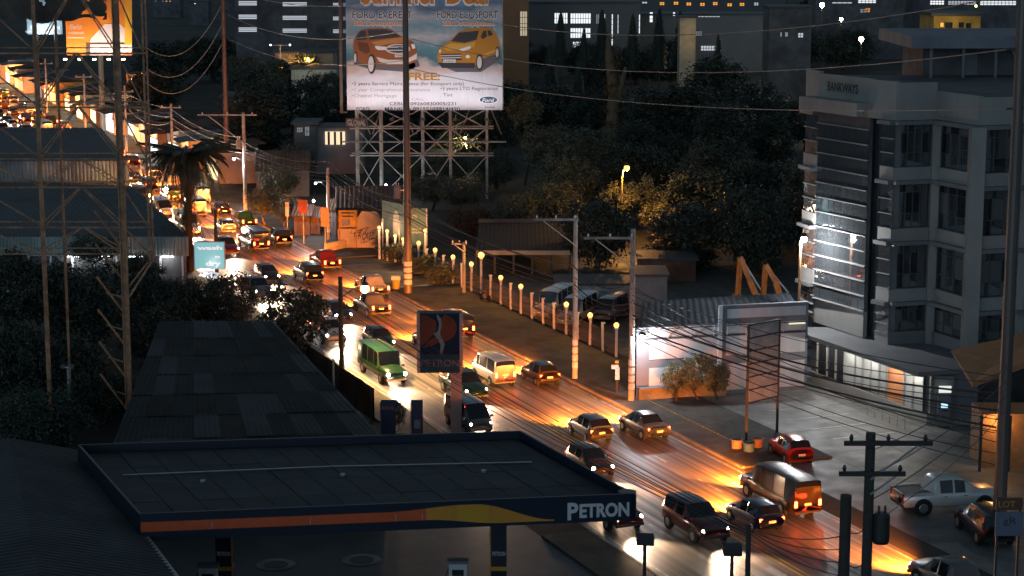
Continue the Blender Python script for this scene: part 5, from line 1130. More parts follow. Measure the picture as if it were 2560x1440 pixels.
# shops and stalls far up the road
rs = random.Random(21)
shopcols = [(1, .55, .18), (1, .75, .4), (.85, .95, 1), (1, .35, .15), (1, .85, .6)]
for k in range(26):
    s = 112 + 8.6 * k; side = 1; t_ = 16 + rs.uniform(-1, 1.5); p = R(s, t_); hgt = rs.uniform(2.9, 4.6); wd = rs.uniform(5, 7.6)
    col = rs.choice(['brown', 'cream', 'rust red', 'grey', 'ochre']); wall = {'brown': brown_wall, 'cream': cream_wall, 'rust red': corr_rust, 'grey': grey_wall, 'ochre': M('ochre wall', (.42, .25, .08), .8, var=.3, stain=.3)}[col]
    a = R(s + wd / 2, t_ - 4); b = R(s - wd / 2, t_ - 4); c = R(s - wd / 2, t_ + 2); d = R(s + wd / 2, t_ + 2)
    sh = thing('roadside_shop', col + ' roadside shop with lit open front far up the road', 'shop', (p.x, p.y, 0), group='lit shops far up the road')
    part('wall', MB().prism([(b.x, b.y), (c.x, c.y), (d.x, d.y), (a.x, a.y)], 0, hgt), wall, sh)
    part('roof', MB().corr_roof(R(s - wd / 2 - .3, t_ - 5.6, hgt - .15), R(s + wd / 2 + .3, t_ - 5.6, hgt - .15), R(s + wd / 2 + .3, t_ + 2.3, hgt + 1.1), R(s - wd / 2 - .3, t_ + 2.3, hgt + 1.1), .5, .07), (corr_rust, roof_dark, corr_grey, corr_rust)[k % 4], sh)
    lc = rs.choice(shopcols); m = glow('shop front %.2f %.2f' % lc[1:], lc, 2.2)
    part('lit_front', MB().seg(a, b, .5, 2.5, .02, .08, .6, wd - .6), m, sh)
    part('signboard', MB().seg(a, b, 2.7, min(hgt, 3.8), .03, .2, .3, wd - .3), rs.choice([bel_m, white_wall, MATS['yellow print'], corr_rust]), sh)
    q = (a + b) / 2 - RN * 1.6 + Vector((0, 0, 3.1)); lamp(q, lc, 420, .2, sh)
# long ochre roof and neighbours near the orange billboard
for (x0, y0, x1, y1, Y, lb, c) in ((105, 204, 246, 223, 385, 'long ochre lit roof canopy below the orange billboard', (.55, .30, .05)), (316, 184, 372, 208, 340, 'orange lit ribbed wall block right of the lattice tower', (.5, .2, .06)), (20, 150, 84, 178, 430, 'pale grey house at the far left', (.3, .3, .3))):
    a, b = D(x0, y0, Y), D(x1, y1, Y); t = thing('far_shop', lb, 'building', ((a.x + b.x) / 2, Y + 3, 0))
    part('fascia', MB().obox((a.x, Y - .3, b.z), (b.x - a.x, 0, 0), (0, .3, 0), (0, 0, a.z - b.z)), M('fascia %.2f %.2f %.2f' % c, c, .6, var=.2, scale=.4), t)
    part('wall', MB().obox((a.x, Y, 0), (b.x - a.x, 0, 0), (0, 8, 0), (0, 0, a.z - .1)), brown_wall, t)
    p = Vector(((a.x + b.x) / 2, Y - 5, b.z + 1)); part('lamp', MB().ball(p, .2, 6, 4), glow('orange spot', (1, .6, .2), 12), t); lamp(p + Vector((0, -.4, 0)), (1, .58, .2), 1500, .25, t)

# ================================================================== RIGHT OF THE ROAD, MIDDLE DISTANCE
GW = thing('graffiti_wall', 'stepped cream wall covered in graffiti at the side street corner', 'wall', tuple(G(905, 625)))
g0, g1 = G(845, 622), G(985, 632); gy = g0.y
part('wall', MB().seg((g0.x, gy), (g1.x, gy), 0, D(880, 572, gy).z, -.25, 0), cream_wall, GW)
hz = [(893, 545), (905, 528), (925, 530), (940, 528), (950, 540), (952, 560)]
vs = [(D(x, y, gy).x, gy - .01, D(x, y, gy).z) for x, y in hz]; z5 = D(880, 575, gy).z
n = len(vs); back = [(v[0], gy + .22, v[2]) for v in vs]; bot = [(v[0], gy - .01, z5 - .02) for v in vs]; botb = [(v[0], gy + .22, z5 - .02) for v in vs]
mb = MB()
for i in range(n - 1):
    mb.add([bot[i], bot[i + 1], vs[i + 1], vs[i], botb[i], botb[i + 1], back[i + 1], back[i]], [(0, 1, 2, 3), (5, 4, 7, 6), (3, 2, 6, 7), (0, 3, 7, 4), (1, 5, 6, 2)])
part('broken_upper_wall', mb, cream_wall, GW)
l0, l1 = G(815, 632), G(868, 622); part('low_wall', MB().seg(l0, l1, 0, .95, -.2, 0), cream_wall, GW)
spray = M('black spray paint', (.03, .03, .035), .7, var=0); spb = M('blue spray paint', (.06, .12, .25), .7, var=0)
dd = (l1 - l0).normalized(); mb = MB(); text_on(mb, 'LOCA', l0 + dd * .3 + V2(dd.y, -dd.x) * .015 + Vector((0, 0, .15)), dd, (0, 0, 1), .9, .3, .01, .1); text_on(mb, 'ROYZ', l0 + dd * 1.4 + V2(dd.y, -dd.x) * .015 + Vector((0, 0, .2)), dd, (0, 0, 1), .6, .28, .01); part('graffiti', mb, spray, GW)
rs = random.Random(5)
for k in range(9):
    cx, cz = lerp(D(880, 600, gy).x, D(945, 600, gy).x, rs.random()), rs.uniform(.5, 2.0); pts = []; r_ = rs.uniform(.25, .55); ph = rs.uniform(0, 6)
    for i in range(22):
        t = i / 21 * rs.uniform(4.5, 5.0) + ph; pts.append((cx + r_ * math.cos(t) * (1 + .3 * math.sin(2.3 * t)) + i * .03, gy - .03, cz + r_ * .7 * math.sin(t * 1.3)))
    part('graffiti', MB().tube(pts, .025, 4), spray if k % 4 else spb, GW)
mb = MB(); a = D(896, 612, gy); text_on(mb, 'ROUZ', (a.x, gy - .02, D(890, 598, gy).z), (1, 0, 0), (0, 0, 1), 1.7, .7, .0, .25); part('graffiti', mb, spray, GW)
NT = thing('notice_board', 'weathered yellow notice board fixed before the graffiti wall', 'sign', (D(868, 560, gy - .5).x, gy - .5, 0))
a, b = D(846, 526, gy - .5), D(893, 568, gy - .5); part('board', MB().obox((a.x, gy - .5, b.z), (b.x - a.x, 0, 0), (0, .08, 0), (0, 0, a.z - b.z)), M('weathered yellow board', (.45, .28, .05), .7, scale=2, var=.4, stain=.4), NT)
for k in range(2): part('print_line', MB().box(((a.x + b.x) / 2, gy - .51, a.z - .25 - .35 * k), (1.3 - .2 * k, .01, .16)), spray, NT)
part('picture', MB().box((a.x + .75, gy - .515, b.z + .5), (.9, .012, .7)), M('grey picture print', (.2, .2, .2), .6, scale=5, var=.7), NT)
for x in (a.x + .1, b.x - .1): part('post', MB().box((x, gy - .44, a.z / 2), (.1, .1, a.z)), rust_steel, NT)
def signboard(x0, y0, x1, y1, Y, name, label, mat, skew=0.0, post=True):
    a, b = D(x0, y0, Y), D(x1, y1, Y); t = thing(name, label, 'sign', ((a.x + b.x) / 2, Y, 0)); w = b.x - a.x
    part('board', MB().obox((a.x, Y, b.z), (w, -w * skew, 0), (0, .08, 0), (0, 0, a.z - b.z)), mat, t)
    if post: part('post', MB().tube([((a.x + b.x) / 2, Y + .12, 0), ((a.x + b.x) / 2, Y + .12, b.z + .1)], .06, 8), galv, t)
    return t
signboard(745, 499, 770, 533, 200, 'red_signboard', 'tilted red-orange shop signboard by the roadside stalls', M('red sign print', (.5, .12, .06), .6, scale=2, var=.4), .5)
signboard(801, 518, 823, 566, 197, 'yellow_signboard', 'hanging pale yellow banner board beside the thin pole', M('pale yellow print', (.6, .42, .16), .6, scale=1.5, var=.3), .4)
ns = signboard(713, 506, 722, 541, 203, 'no_parking_sign', 'narrow white no entry sign board on a short post', white_wall)
q = D(717.5, 513, 203); ring = [(q.x + .14 * math.cos(a), 202.96, q.z + .14 * math.sin(a)) for a in [i * math.pi / 8 for i in range(17)]]; part('red_ring', MB().tube(ring, .03, 5), st_red, ns); part('red_bar', MB().bar((q.x - .1, 202.95, q.z + .1), (q.x + .1, 202.95, q.z - .1), .04), st_red, ns)
# stalls behind the signs
for (x0, x1, yt, yb, Y, lb, m) in ((735, 775, 535, 592, 206, 'brown shuttered stall behind the red signboard', brown_wall), (776, 800, 540, 590, 207, 'open dark stall with small lamp between the signboards', dark_wall), (826, 845, 520, 575, 206, 'narrow pale stall behind the thin pole', grey_wall)):
    a, b = D(x0, yt, Y), D(x1, yb, Y); t = thing('stall', lb, 'stall', ((a.x + b.x) / 2, Y + 1.5, 0)); part('wall', MB().obox((a.x, Y, 0), (b.x - a.x, 0, 0), (0, 3, 0), (0, 0, a.z)), m, t)
    part('roof', MB().corr_roof((a.x - .3, Y - 1.0, a.z - .1), (b.x + .3, Y - 1.0, a.z - .1), (b.x + .3, Y + 3, a.z + .6), (a.x - .3, Y + 3, a.z + .6), .3), corr_rust, t)
    part('shutter', MB().corr((a.x + .2, Y - .02), (b.x - .2, Y - .02), .1, 2.1, 0, .12, .03), m if m is not dark_wall else corr_rust, t)
# teal poster hoarding with flood lamps
HO = thing('poster_hoarding', 'teal poster hoarding with bottle picture lit by orange lamps behind the transmission pole', 'billboard', (D(1010, 600, 190).x, 190, 0))
teal = M('teal poster', (.05, .16, .17), .45, scale=.5, var=.35); a, b = D(1022, 521, 189), D(1066, 614, 189)
part('panel', MB().obox((a.x, 189, b.z), (b.x - a.x, 0, 0), (0, .12, 0), (0, 0, a.z - b.z)), teal, HO); c0 = D(952, 512, 193)
part('panel', MB().add([D(955, 500, 193), D(1021, 515, 189.1), D(1021, 600, 189.1), D(955, 585, 193)], [(0, 3, 2, 1)]), M('pale teal poster', (.14, .26, .28), .45, scale=.6, var=.4), HO)
part('frame', MB().bar((b.x + .05, 188.95, b.z), (b.x + .05, 188.95, a.z), .12), white_wall, HO)
q = D(988, 520, 190.9); part('bottle_print', MB().add([D(983, 585, 191.2), D(997, 588, 190.4), D(997, 540, 190.4), D(993, 528, 190.6), D(987, 527, 190.9), D(983, 538, 191.2)], [tuple(range(6))]), M('pale print', (.5, .52, .52), .5, var=.2), HO)
mb = MB(); o = D(1030, 545, 188.98); text_on(mb, '7%', o, (1, 0, 0), (0, 0, 1), .5, .3); part('lettering', mb, white_wall, HO); mb = MB(); o = D(1030, 575, 188.98); text_on(mb, 'alcohol,', o, (1, 0, 0), (0, 0, 1), .9, .2); part('lettering', mb, white_wall, HO); mb = MB(); o = D(1030, 583, 188.98); text_on(mb, 'sinipko!', o, (1, 0, 0), (0, 0, 1), 1.0, .2); part('lettering', mb, white_wall, HO)
for x in (956, 1000, 1060): q = D(x, 600, 190.5); part('post', MB().tube([(q.x, 191 if x < 1000 else 189.4, 0), (q.x, 191 if x < 1000 else 189.4, 4)], .08, 8), galv, HO)
for (x, y) in ((948, 569), (968, 578), (988, 590), (1008, 598), (1063, 576)):
    q = D(x, y, 187.2 if x > 1040 else 188.0 + (1008 - x) * .05); gl = thing('globe_lamp', 'orange globe lamp on white post before the poster hoarding', 'lamp', (q.x, q.y, 0), group='globe lamps before the hoarding')
    part('post', MB().box((0, 0, q.z / 2 - .1), (.2, .2, q.z - .2)), white_wall, gl, True); part('globe', MB().ball((0, 0, q.z), .17, 10, 7), glow('orange globe', (1.0, 0.42, 0.09), 4.0), gl, True); lamp(q + Vector((-.1, -.35, .15)), (1.0, .58, .26), 75, .12, gl)
# roofs behind the graffiti wall
simple_house('rust_roof_house', 'low house with rusty roof behind the graffiti wall', [(D(840, 520, 203).x, 203), (D(1000, 520, 203).x, 204), (D(1005, 500, 216).x, 216), (D(845, 500, 216).x, 216)], 3.4, brown_wall, corr_rust, 1.5)
simple_house('hut', 'brown roofed hut left of the billboard legs', [(D(640, 420, 238).x, 238), (D(770, 420, 238).x, 239), (D(775, 390, 252).x, 252), (D(645, 390, 252).x, 252)], 3.2, dark_wall, corr_rust, 1.8)
# lit room near the GLOBAL plate
a, b = D(812, 330, 262), D(862, 362, 262); LR = thing('lit_kiosk', 'small house with open bright room left of the billboard', 'building', ((a.x + b.x) / 2 + 1.5, 264, 0))
part('wall', MB().obox((a.x - 1.5, 262.6, 0), (6.5, 0, 0), (0, 4, 0), (0, 0, a.z + .6)), grey_wall, LR); part('lit_room', MB().obox((a.x, 262.3, b.z), (b.x - a.x, 0, 0), (0, .28, 0), (0, 0, a.z - b.z)), glow('warm room', (1, .78, .5), 1.1), LR)
for k in range(3): part('window_post', MB().box((lerp(a.x, b.x, (k + .6) / 3.2), 262.25, (a.z + b.z) / 2), (.3, .06, a.z - b.z)), brown_wall, LR)
part('roof', MB().box((a.x + 1.8, 264, a.z + .75), (7.4, 5.4, .2)), roof_dark, LR)
# low long building behind the fence with pale beam, and grey yard walls
a, b = D(1190, 628, 182), D(1425, 636, 182); LB = thing('long_shed', 'long low dark shed with pale beam edge behind the fence', 'building', ((a.x + b.x) / 2, 188, 0))
part('beam', MB().obox((a.x, 182, b.z - .05), (b.x - a.x, 0, 0), (0, .2, 0), (0, 0, .4)), cream_wall, LB); part('roof', MB().corr_roof((a.x, 182.25, b.z + .3), (b.x, 182.25, b.z + .3), (b.x, 197, b.z + .9), (a.x, 197, b.z + .9), .4, .03), M('old tar roof', (.026, .028, .031), .95), LB)
for k in range(6): part('post', MB().box((lerp(a.x, b.x, k / 5), 182.2, b.z / 2), (.2, .2, b.z)), dark_steel, LB)
part('back_wall', MB().box(((a.x + b.x) / 2, 196.8, 1.6), (b.x - a.x, .2, 3.1)), dark_wall, LB)
for (x0, x1, yt, Y, lb, m) in ((1392, 1590, 712, 166, 'long pale yard wall behind the parked jeepneys', white_wall), (1585, 1668, 690, 160, 'grey block house behind the garage pole', grey_wall), (1600, 1740, 650, 178, 'reddish ribbed shed in the dark yard', corr_rust)):
    a, b = D(x0, yt, Y), D(x1, yt, Y); t = thing('yard_building', lb, 'building', ((a.x + b.x) / 2, Y + 2, 0)); part('wall', MB().obox((a.x, Y, 0), (b.x - a.x, 0, 0), (0, 4, 0), (0, 0, a.z)), m, t); part('roof', MB().obox((a.x - .2, Y - .4, a.z + .01), (b.x - a.x + .4, 0, 0), (0, 4.8, 0), (0, 0, .18)), roof_dark, t)
# torn poster stand, kerb litter bin kiosk
q = G(1542, 985); ts = thing('torn_poster', 'torn white posters hanging on a short dark post by the garage pole', 'post', q); part('post', MB().tube([(0, 0, .1), (0, 0, 2.4)], .12, 8), dark_steel, ts, True)
part('paper_strip', MB().box((.02, -.14, 1.5), (.3, .02, .9)), paper, ts, True); part('paper_strip', MB().box((-.15, -.15, 1.95), (.5, .02, .3)), paper, ts, True); part('orange_tag', MB().box((-.02, -.16, 2.3), (.25, .03, .18)), st_org, ts, True)
q = G(990, 722, .13); kb = thing('litter_bin', 'yellow litter bin with white lid on the pavement near the transmission pole', 'bin', q); part('bin', MB().tube([(0, 0, 0), (0, 0, .8)], [.3, .36], 10), M('dirty yellow', (.45, .34, .06), .6, stain=.4), kb, True); part('lid', MB().box((0, 0, 1.0), (.8, .5, .35)), white_wall, kb, True)
# booth with orange eave at the right edge
bx = D(2530, 1000, 112); BO = thing('lottery_booth', 'timber booth with orange lit eave and LOT sign beside the tall pole', 'booth', (31.5, 112, 0))
e0 = D(2432, 955, 112); e1 = D(2575, 900, 112)
part('eave', MB().add([e0, e1, e1 + Vector((2, 6, .6)), e0 + Vector((0, 6, .6)), e0 + Vector((0, 0, -.35)), e1 + Vector((0, 0, -.35))], [(0, 1, 2, 3), (4, 5, 1, 0), (4, 0, 3), (5, 4, 3, 2)]), M('orange brown timber', (.34, .15, .06), .6, scale=2, var=.3), BO)
part('wall', MB().obox((e0.x + 1.0, 113.2, 0), (5, 0, 0), (0, 3, 0), (0, 0, 3.3)), M('warm timber wall', (.36, .18, .07), .7, scale=2, var=.4), BO)
for dx in (.7, 2.4, 4.1): part('post', MB().box((e0.x + dx, 112.4, 1.7), (.16, .16, 3.4)), dark_steel, BO)
lamp((e0.x + 1.8, 112.5, 3.0), (1, .5, .15), 130, .1, BO); part('lamp', MB().ball((e0.x + 1.8, 112.9, 3.0), .08, 6, 4), glow('orange spot', (1, .6, .2), 12), BO); part('lit_window', MB().box((e0.x + 2.2, 113.12, 1.5), (.7, .05, 1.0)), glow('amber window', (1, .5, .1), 1.1), BO)
LS = thing('lot_sign', 'dark roadside sign board reading LOT', 'sign', (D(2520, 1300, 84).x, 84, 0)); a, b = D(2492, 1245, 84), D(2556, 1275, 84)
part('board', MB().obox((a.x, 84, b.z), (b.x - a.x, 0, 0), (0, .08, 0), (0, 0, a.z - b.z)), M('brown sign', (.10, .05, .03), .6, var=.2), LS); mb = MB(); o = D(2496, 1268, 83.98); text_on(mb, 'LOT', o, (1, 0, 0), (0, 0, 1), .75, .28, .02); part('lettering', mb, gold_i, LS)
c, d = D(2490, 1280, 84), D(2556, 1340, 84); part('lower_board', MB().obox((c.x, 84, d.z), (d.x - c.x, 0, 0), (0, .08, 0), (0, 0, c.z - d.z)), M('blue grey sign', (.12, .14, .2), .6, var=.2), LS)
mb = MB(); o = D(2508, 1310, 83.98); text_on(mb, 'gR', o, (1, 0, 0), (0, 0, 1), .6, .3); part('lettering', mb, dark_steel, LS)
for x in (a.x + .1, b.x - .1): part('post', MB().box((x, 84.1, a.z / 2), (.1, .1, a.z)), dark_steel, LS)

# ================================================================== TREES AND SHRUBS
def crown_mesh(name, rx, ry, rz, nclump, nleaf, size, seed, clump_r=.9, hollow=.55, drop=0.0):
    r = random.Random(seed); vs = []; fs = []
    for c in range(nclump):
        while True:
            d = Vector((r.gauss(0, 1), r.gauss(0, 1), r.gauss(0, 1)))
            if d.length > .1: break
        d.normalize(); q = hollow + (1 - hollow) * r.random() ** .6; q *= 1 + .18 * math.sin(3 * math.atan2(d.y, d.x) + seed) + r.uniform(-.08, .12)
        cc = Vector((d.x * rx * q, d.y * ry * q, d.z * rz * q)); cr = clump_r * r.uniform(.6, 1.3)
        for k in range(nleaf):
            o = Vector((r.gauss(0, .5), r.gauss(0, .5), r.gauss(0, .38))) * cr; p = cc + o
            nrm = (o.normalized() * .6 + Vector((r.uniform(-.7, .7), r.uniform(-.7, .7), r.uniform(.1, 1)))).normalized()
            a = nrm.cross(Vector((r.uniform(-1, 1), r.uniform(-1, 1), r.uniform(-1, 1)))).normalized(); b = nrm.cross(a); s = size * r.uniform(.6, 1.35)
            i = len(vs); vs += [p - a * s, p + b * s * .42 - a * .1 * s, p + a * s + Vector((0, 0, -drop * s)), p - b * s * .42 - a * .1 * s]; fs.append((i, i + 1, i + 2, i + 3))
    me = bpy.data.meshes.new(name); me.from_pydata([tuple(v) for v in vs], [], fs); me.update(); return me
def trunk_mb(h, r, limbs, spread, seed):
    rr = random.Random(seed); mb = MB(); top = Vector((rr.uniform(-.3, .3), rr.uniform(-.3, .3), h)); mid = Vector((rr.uniform(-.2, .2), rr.uniform(-.2, .2), h * .5))
    mb.tube([(0, 0, 0), mid, top], [r, r * .8, r * .55], 8)
    for k in range(limbs):
        a = 2 * math.pi * (k + rr.random() * .6) / limbs; st = mid.lerp(top, rr.uniform(.2, 1)); en = st + Vector((math.cos(a) * spread, math.sin(a) * spread, .28 * rr.uniform(.3, 1.0)))
        mb.tube([st, st.lerp(en, .5) + Vector((0, 0, .04)), en], [r * .45, r * .3, r * .1], 6)
    return mb
CROWNS = {}
def get_crown(kind):
    if kind in CROWNS: return CROWNS[kind]
    d = dict(round=(3.6, 3.4, 2.7, 120, 60, .20, 1, .95), wide=(5.0, 4.6, 2.6, 170, 60, .22, 2, 1.0), tall=(2.6, 2.6, 4.2, 130, 60, .20, 3, .9), loose=(3.4, 3.2, 2.8, 70, 42, .26, 4, .8), bush=(2.0, 1.6, 1.2, 75, 60, .13, 6, .5), cone=None)[kind]
    if kind == 'cone':
        r = random.Random(9); vs = []; fs = []
        for k in range(4200):
            h = r.random() ** 1.2; a = r.uniform(0, 6.283); rad = 1.2 * (1 - h) ** .7 * (.3 + .7 * r.random()) * (1 + .4 * math.sin(5 * a + 31 * h) * math.sin(43 * h + 2 * a)) + .04; p = Vector((math.cos(a) * rad, math.sin(a) * rad, h * 8.5)); n = Vector((math.cos(a), math.sin(a), .5)); t = n.cross(Vector((0, 0, 1))).normalized(); u = Vector((n.x * .4, n.y * .4, -.9)) * r.uniform(.15, .38); w = t * .07
            i = len(vs); vs += [p - w, p + w, p + u + w * .5, p + u - w * .5]; fs.append((i, i + 1, i + 2, i + 3))
        me = bpy.data.meshes.new('crown'); me.from_pydata([tuple(v) for v in vs], [], fs); me.update()
    else: me = crown_mesh('crown', *d[:7], clump_r=d[7])
    CROWNS[kind] = me; return me
TRUNKS = {k: trunk_mb(1.0, .06, 6, .5, k).mesh('trunk') for k in range(4)}
def tree(px, py, Y, height, width, kind, leaf, label, group=None, name='tree', cat='tree', base=None, trunk_share=.35):
    """px,py = crown centre in the photograph, Y = distance; height and width of the crown in metres"""
    p = D(px, py, Y); t = thing(name, label, cat, (p.x, Y, 0), U(0, 6.28), group)
    me = get_crown(kind); bb_ = [max(abs(v.co[i]) for v in me.vertices) for i in range(3)] if kind not in SIZES else SIZES[kind]; SIZES[kind] = bb_
    cz = max(p.z, height * .42)
    c = mlink('crown', me, leaf, t, (0, 0, cz if kind != 'cone' else max(.5, p.z - height * .5))); 
    if kind == 'cone': c.scale = (width / 2.7, width / 2.7, height / 8.5)
    else: c.scale = (width / 2 / bb_[0], width / 2 / bb_[1], height / 2 / bb_[2])
    c.rotation_euler = (0, 0, U(0, 6.28))
    k = int(U(0, 3.99)); hh = cz * .8 if kind != 'cone' else p.z
    tr = mlink('trunk', TRUNKS[k], bark, t, (0, 0, 0)); tr.scale = (max(1.5, width * .5), max(1.5, width * .5), hh * .85)
    return t
SIZES = {}
# dark trees at the left, under the tower
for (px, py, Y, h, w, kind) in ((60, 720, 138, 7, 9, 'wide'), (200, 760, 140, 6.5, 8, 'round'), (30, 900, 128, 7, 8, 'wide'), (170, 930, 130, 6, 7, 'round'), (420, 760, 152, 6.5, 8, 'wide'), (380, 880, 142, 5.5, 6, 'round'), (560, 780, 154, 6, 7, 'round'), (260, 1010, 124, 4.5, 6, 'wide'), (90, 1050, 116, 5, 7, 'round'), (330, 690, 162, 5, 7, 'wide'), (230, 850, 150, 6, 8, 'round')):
    tree(px, py, Y, h, w, kind, leaf_unlit, {'wide': 'broad', 'round': 'round'}[kind] + ' dark leafy tree crowding under the lattice tower', 'dark trees under the lattice tower')
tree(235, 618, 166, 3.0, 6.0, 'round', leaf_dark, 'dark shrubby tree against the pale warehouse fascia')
tree(735, 790, 141, 6.2, 7.4, 'loose', leaf_unlit, 'open leafy tree beside the dark utility pole with road light behind', name='leafy_tree')
tree(690, 850, 139, 4.4, 5.6, 'round', leaf_unlit, 'lower dark tree under the open leafy tree')
# small palms and canes behind the canopy
def frond_mesh(L, droop, nleaf, ll, seed):
    r = random.Random(seed); mb = MB(); pts = []
    for i in range(9):
        t = i / 8; pts.append(Vector((L * t * (1 - .12 * t * droop), 0, L * (.42 * t - droop * .62 * t * t))))
    mb.tube(pts, [.05 - .004 * i for i in range(9)], 5)
    for i in range(nleaf):
        t = .12 + .88 * i / nleaf; k = min(7, int(t * 8)); p = pts[k].lerp(pts[k + 1], t * 8 - k); d = (pts[k + 1] - pts[k]).normalized()
        for sgn in (1, -1):
            l = ll * (1 - .55 * t) * r.uniform(.8, 1.1); e = p + d * l * .45 + Vector((0, sgn * l * .62, -l * .62)); w = d * .055
            mb.add([p - w, p + w, e + w * .3, e - w * .3], [(0, 1, 2, 3)])
    return mb.mesh('frond')
def palm(base, trunk_h, L, nf, label, lean=.0, r=.22, seed=1, mat=leaf_palm, skirt=0):
    t = thing('palm_tree', label, 'palm', base)
    part('trunk', MB().tube([(0, 0, 0), (lean * .4, 0, trunk_h * .5), (lean, 0, trunk_h)], [r * 1.2, r, r * .85], 10), M('palm trunk', (.07, .055, .045), .9, scale=6, var=.4), t, True)
    fm = [frond_mesh(L, dr, 40, L * .22, seed + i) for i, dr in enumerate((.35, .95, 1.6, 2.3))]
    for k in range(nf):
        o = mlink('frond', fm[k % 4], mat, t, (lean, 0, trunk_h - .05)); o.rotation_euler = (0, U(-.1, .15), 2.399 * k + U(-.2, .2)); o.scale = (U(.85, 1.1),) * 3
    if skirt:
        sm = [frond_mesh(L * 1.15, 3.0 + .5 * i, 40, L * .2, seed + 20 + i) for i in range(3)]
        for k in range(skirt):
            o = mlink('hanging_frond', sm[k % 3], mat, t, (lean, 0, trunk_h - .3)); o.rotation_euler = (0, U(.3, .75), 2.399 * k + U(-.3, .3)); o.scale = (U(.8, 1.15),) * 3
    return t
pb = R(44, -8.6); pb.x = D(474, 600, pb.y).x
palm((pb.x, pb.y, .1), D(474, 385, pb.y).z, 4.4, 64, 'tall palm with drooping dark fronds standing by the road edge', 0, .3, 1, leaf_unlit, 26)
q = D(768, 1040, 116); palm((q.x, 116, 0), 1.2, 1.8, 12, 'small dark palm behind the canopy edge', 0, .09, 5)
q = D(565, 1050, 112); cn = thing('bare_shrub', 'thin bare stemmed shrub behind the canopy', 'shrub', (q.x, 112, 0))
for k in range(6): part('stem', MB().tube([(0, 0, 0), (U(-.8, .8), U(-.3, .3), U(1.4, 3.2))], [.05, .02], 5), bark, cn, True)
part('leaves', MB(), leaf_dark, cn, True) if False else None
for (px, x) in ((985, 1), (1000, 2)): pass
tree(990, 1035, 117, 1.9, 1.6, 'bush', leaf_dark, 'small dark shrub beside the REV-X banner', name='shrub', cat='shrub')
# hedge before the garage
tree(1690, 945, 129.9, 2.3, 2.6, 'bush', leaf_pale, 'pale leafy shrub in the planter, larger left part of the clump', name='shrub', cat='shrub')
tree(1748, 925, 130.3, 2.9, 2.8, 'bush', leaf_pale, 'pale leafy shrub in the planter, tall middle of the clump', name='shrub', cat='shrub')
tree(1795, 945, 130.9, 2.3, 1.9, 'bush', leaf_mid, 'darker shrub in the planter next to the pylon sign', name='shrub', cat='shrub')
# shrubs on the corner by the fence
for (px, py, Y, h, w) in ((1000, 628, 188, 2.0, 4.0), (1060, 660, 182, 2.0, 3.6), (1105, 690, 177, 2.2, 3.4), (960, 612, 193, 1.8, 3.0)):
    tree(px, py, Y, h, w, 'bush', leaf_dark, 'dark clipped shrub along the kerb by the lamp fence', 'kerb shrubs by the lamp fence', 'shrub', 'shrub')
tree(1185, 548, 208, 3.6, 6.8, 'round', leaf_dry, 'broad domed reddish shrub behind the hoarding', name='shrub', cat='shrub')
# trees on the right of the billboard
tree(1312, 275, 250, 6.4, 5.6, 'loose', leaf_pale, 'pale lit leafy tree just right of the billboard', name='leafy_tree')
lp_ = D(1275, 235, 243)
for (px, py, Y, h, w, kind) in ((1385, 370, 235, 7.5, 9, 'wide'), (1420, 450, 218, 7, 9, 'round'), (1380, 500, 208, 5, 7, 'round'), (1470, 380, 240, 8, 9, 'round')):
    tree(px, py, Y, h, w, kind, leaf_dark, 'big greyish leafy tree between billboard and sodium lamp', 'greyish trees right of the billboard')
for (px, py, Y, h, w) in ((1545, 500, 206, 4.5, 5), (1600, 490, 212, 5, 6), (1690, 515, 208, 4.5, 6.5), (1650, 540, 203, 3.5, 5)):
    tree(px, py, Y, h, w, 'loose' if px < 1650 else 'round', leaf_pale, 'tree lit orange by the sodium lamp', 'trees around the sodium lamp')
rt2 = random.Random(31)
for k in range(26):
    px = rt2.uniform(1480, 2020); py = rt2.uniform(250, 600); Y = 31 * 4900 / (py + 150 + rt2.uniform(60, 130)); w = rt2.uniform(8, 12)
    if 1520 < px < 1720 and py > 395: Y += 40
    kd_ = rt2.choice(['wide', 'round', 'tall'])
    tree(px, py, Y, rt2.uniform(7, 10), w, kd_, leaf_unlit, {'wide': 'broad', 'round': 'round crowned', 'tall': 'tall narrow'}[kd_] + ' dark tree in the wooded lot behind the garage', 'wooded lot behind the garage')
for (px, py, Y, h, w) in ((1080, 470, 226, 4, 7), (1150, 480, 222, 4, 7), (1120, 420, 248, 5, 8), (1030, 440, 250, 4, 6), (740, 400, 246, 5, 6), (700, 450, 226, 4.5, 6), (660, 500, 214, 4, 5), (715, 520, 210, 3.2, 4), (1240, 420, 246, 6, 7), (1290, 520, 205, 4, 6)):
    tree(px, py, Y, h, w, 'round', leaf_dark, 'dark roadside tree around the billboard legs', 'dark trees around the billboard legs')
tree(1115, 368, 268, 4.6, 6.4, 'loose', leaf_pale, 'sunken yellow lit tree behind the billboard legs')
# vine covered trunk
vp = D(1535, 300, 262); vt = thing('vine_trunk', 'tall bare forked trunk wrapped in dead vines', 'tree', (vp.x, 262, 0)); zt_ = D(1530, 95, 262).z; zm_ = D(1540, 230, 262).z
part('trunk', MB().tube([(0, 0, 0), (-.3, 0, zm_ * .6), (-.1, 0, zm_), (-.7, 0, zt_ * .85), (-.9, 0, zt_)], [.9, .8, .75, .6, .25], 10).tube([(0, 0, zm_ * .8), (.9, 0, zm_ * 1.1), (1.5, 0, zm_ * 1.3)], [.5, .4, .2], 8), vine_bark, vt, True)
part('vines', MB(), leaf_dry, vt, True) if False else None
me = crown_mesh('vines', .9, .9, zt_ * .5, 120, 26, .16, 44, clump_r=.5, hollow=.6, drop=.8); mlink('vines', me, leaf_dry, vt, (-.3, 0, zt_ * .5))
